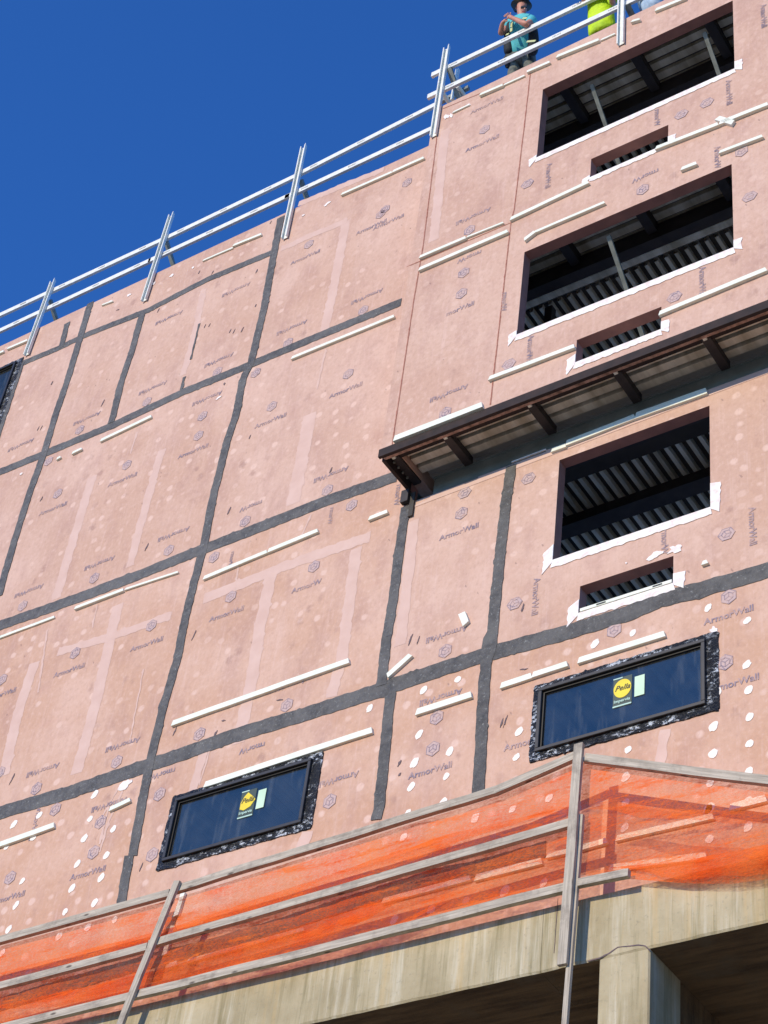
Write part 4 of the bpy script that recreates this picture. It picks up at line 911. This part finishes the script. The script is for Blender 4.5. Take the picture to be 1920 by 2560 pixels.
dl = (hR-wrR).normalized(); 
skin('body', [[(pelv,.15,.11),(belly,.135,.10),(chest,.15,.11),(upc,.13,.09),(neck,.058),(nk2,.056),(hd,.082,.095),(top,.07,.08)],
              [3,(shL,.06),(elL,.046),(wrL,.032),(hL,.038,.02)], [3,(shR,.06),(elR,.046),(wrR,.032),(hR,.038,.02)],
              [0,(hipL,.09),(kL,.065),(fL,.045),(fL+V((0,-.16,-.04)),.04)], [0,(hipR,.09),(kR,.065),(fR,.045),(fR+V((0,-.16,-.04)),.04)]], 'skin', p1)
for hh, wr in ((hL, wrL), (hR, wrR)):
    dv = (hh-wr).normalized(); sd = dv.cross(V((0, 1, 0))).normalized()
    for chn in hand(None, wr, hh+dv*.02, dv, sd, V((0, -1, 0))): skin('finger', [chn], 'skin', p1, 0)
skin('shirt', [[(Q(875,1500,11.76),.175,.13),(belly,.165,.125),(chest,.17,.13),(upc,.14,.11),(Q(870,500,11.48),.085)], [3,(shL,.082),(shL.lerp(elL,.55),.068)], [3,(shR,.085),(shR.lerp(elR,.62),.07)]], 'teal', p1)
# vest: two front panels and reflective bands over the shirt
for xs in ((560, 540, 600), (1130, 1190, 1120)):
    skin('vest_panel', [[(Q(xs[0],1440,11.66),.085,.09),(Q(xs[1],1050,11.585),.08,.085),(Q(xs[1]+(20 if xs[0] < 800 else -20),800,11.50),.07,.075),(Q(xs[2],560,11.45),.055,.05)]], 'vest_dark', p1)
for x0_, y0_, x1_, y1_ in ((600,820,620,560),(1010,470,900,480),(1010,1080,1230,1060),(470,900,540,880)):
    a_ = Q(x0_, y0_, 11.405); b_ = Q(x1_, y1_, 11.395); bm = bmesh.new(); bar(bm, a_, b_, .008, .035, up=V((0, 1, 0)).cross((b_-a_).normalized())); o = obj('reflective_stripe', bm, 'stripe', p1); o.location = -p1.location
skin('trousers', [[(pelv+V((0,0,-.02)),.17,.13),(hipL,.11),(kL,.08),(fL,.06)], [0,(hipR,.11),(kR,.08),(fR,.06)]], 'trouser', p1)
ell('hat_crown', Q(880,70,11.43), (.105,.115,.10), 'hat', p1, (R(18),R(10),0), cut=-.35)
bm = bmesh.new(); bmesh.ops.create_cone(bm, cap_ends=True, segments=28, radius1=.145, radius2=.11, depth=.035, matrix=Matrix.Translation(Q(870,110,11.42)) @ Matrix.Rotation(R(12), 4, 'Y') @ Matrix.Rotation(R(14), 4, 'X')); o = obj('hat_brim', bm, 'hat', p1, True); o.location = -p1.location
bm = bmesh.new(); bar(bm, Q(860,190,11.325), Q(1010,170,11.345), .02, .04); o = obj('sunglasses', bm, 'gasket', p1); o.location = -p1.location
ell('nose', Q(960,235,11.325), (.014,.02,.022), 'skin', p1); ell('ear', Q(735,210,11.43), (.012,.022,.032), 'skin', p1)
bm = bmesh.new(); bar(bm, Q(890,300,11.335), Q(960,295,11.34), .01, .014); o = obj('mouth', bm, 'cloth_red', p1); o.location = -p1.location
skin('hair', [[(Q(720,150,11.46),.05),(Q(720,240,11.50),.045),(Q(760,320,11.52),.035)]], 'hat', p1)
# the tool pouch at his hip
ell('tool_pouch', Q(510,1680,11.7), (.04,.04,.07), 'vest_dark', p1)

# worker 2: hi-vis jacket, cut off by the top of the picture
p2 = tag(empty('person', (-6.9, 11.9, 21.0+H)), 'worker in a bright yellow green jacket standing behind the bay rail', 'person')
Q2 = lambda x, y, D=11.7: pt('M2', x, y, D)
b0 = Q2(450,520,11.66); b1 = Q2(430,250,11.6); b2 = Q2(410,0,11.56); b3 = Q2(410,-180,11.5); nk = Q2(405,-300,11.47); h2 = Q2(400,-440,11.45)
sl_, sr_ = Q2(220,-140,11.5), Q2(590,-140,11.5); e1, e2 = Q2(170,40,11.42), Q2(640,60,11.45); w1_, w2_ = Q2(100,-60,11.34), Q2(600,-80,11.3)
fl2 = V((b0.x-.1, 11.9, 21.1+H)); fr2 = V((b0.x+.12, 11.9, 21.1+H))
skin('body', [[(b0,.15,.11),(b1,.14,.1),(b2,.14,.1),(b3,.12,.09),(nk,.055),(h2,.085,.1),(Q2(400,-540,11.45),.07,.08)], [3,(sl_,.06),(e1,.045),(w1_,.032),(w1_+V((-.06,-.02,.02)),.03,.016)], [3,(sr_,.06),(e2,.045),(w2_,.032),(w2_+V((-.05,-.03,.02)),.03,.016)],
              [0,(V((b0.x-.1,11.8,b0.z-.3)),.08),(fl2,.045),(fl2+V((0,-.15,-.04)),.04)], [0,(V((b0.x+.1,11.8,b0.z-.3)),.08),(fr2,.045),(fr2+V((0,-.15,-.04)),.04)]], 'skin', p2)
for wv, dv in ((w1_+V((-.08,-.03,.03)), V((-1,-.2,.3)).normalized()), (w2_+V((-.07,-.04,.03)), V((-1,-.3,.3)).normalized())):
    for chn in hand(None, None, wv, dv, V((0, .6, .8)), V((0, -1, 0))): skin('finger', [chn], 'skin', p2, 0)
skin('jacket', [[(Q2(470,640,11.7),.215,.15),(b0,.205,.15),(b1,.195,.145),(b2,.185,.14),(b3,.15,.12),(Q2(405,-250,11.5),.08)], [4,(sl_,.08),(e1,.065)], [4,(sr_,.08),(e2,.065)]], 'hivis', p2)
skin('trousers', [[(b0+V((0,0,-.1)),.16,.12),(V((b0.x-.1,11.8,b0.z-.35)),.1),(fl2,.06)], [0,(V((b0.x+.1,11.8,b0.z-.35)),.1),(fr2,.06)]], 'trouser', p2)
ell('hard_hat', Q2(400,-520,11.45), (.125,.15,.11), 'hivis', p2, cut=-.2)
# worker 3: only the knees and lower legs of a seated or crouching figure show
p3 = tag(empty('person', (-6.1, 11.7, 21.0+H)), 'crouching worker in pale blue jeans at the top edge of the photo', 'person')
k1 = Q2(1220,95,11.48); k2 = Q2(1370,50,11.48); pv = Q2(1290,-60,11.62); c3 = Q2(1270,-420,11.8); n3 = Q2(1270,-540,11.75); h3 = Q2(1270,-680,11.7)
s31, s32 = Q2(1090,-400,11.75), Q2(1450,-400,11.75)
f31 = V((k1.x, 11.75, 21.02+H)); f32 = V((k2.x, 11.75, 21.02+H))
skin('body', [[(pv,.14,.11),(c3,.14,.1),(n3,.05),(h3,.085,.1)], [1,(s31,.055),(Q2(1080,-180,11.6),.042),(k1+V((0,-.03,.08)),.03)], [1,(s32,.055),(Q2(1480,-180,11.6),.042),(k2+V((0,-.03,.08)),.03)], [0,(k1,.06),(f31,.04)], [0,(k2,.06),(f32,.04)]], 'skin', p3)
skin('trousers', [[(pv,.16,.13),(k1,.082),(f31,.055)], [0,(k2,.082),(f32,.055)]], 'jeans', p3)
skin('jacket', [[(pv+V((0,0,.08)),.17,.13),(c3,.16,.12),(n3+V((0,0,-.05)),.07)], [1,(s31,.07),(Q2(1080,-180,11.6),.055)], [1,(s32,.07),(Q2(1480,-180,11.6),.055)]], 'vest_dark', p3)
ell('hard_hat', h3+V((0,0,.05)), (.125,.15,.11), 'foam', p3, cut=-.2)
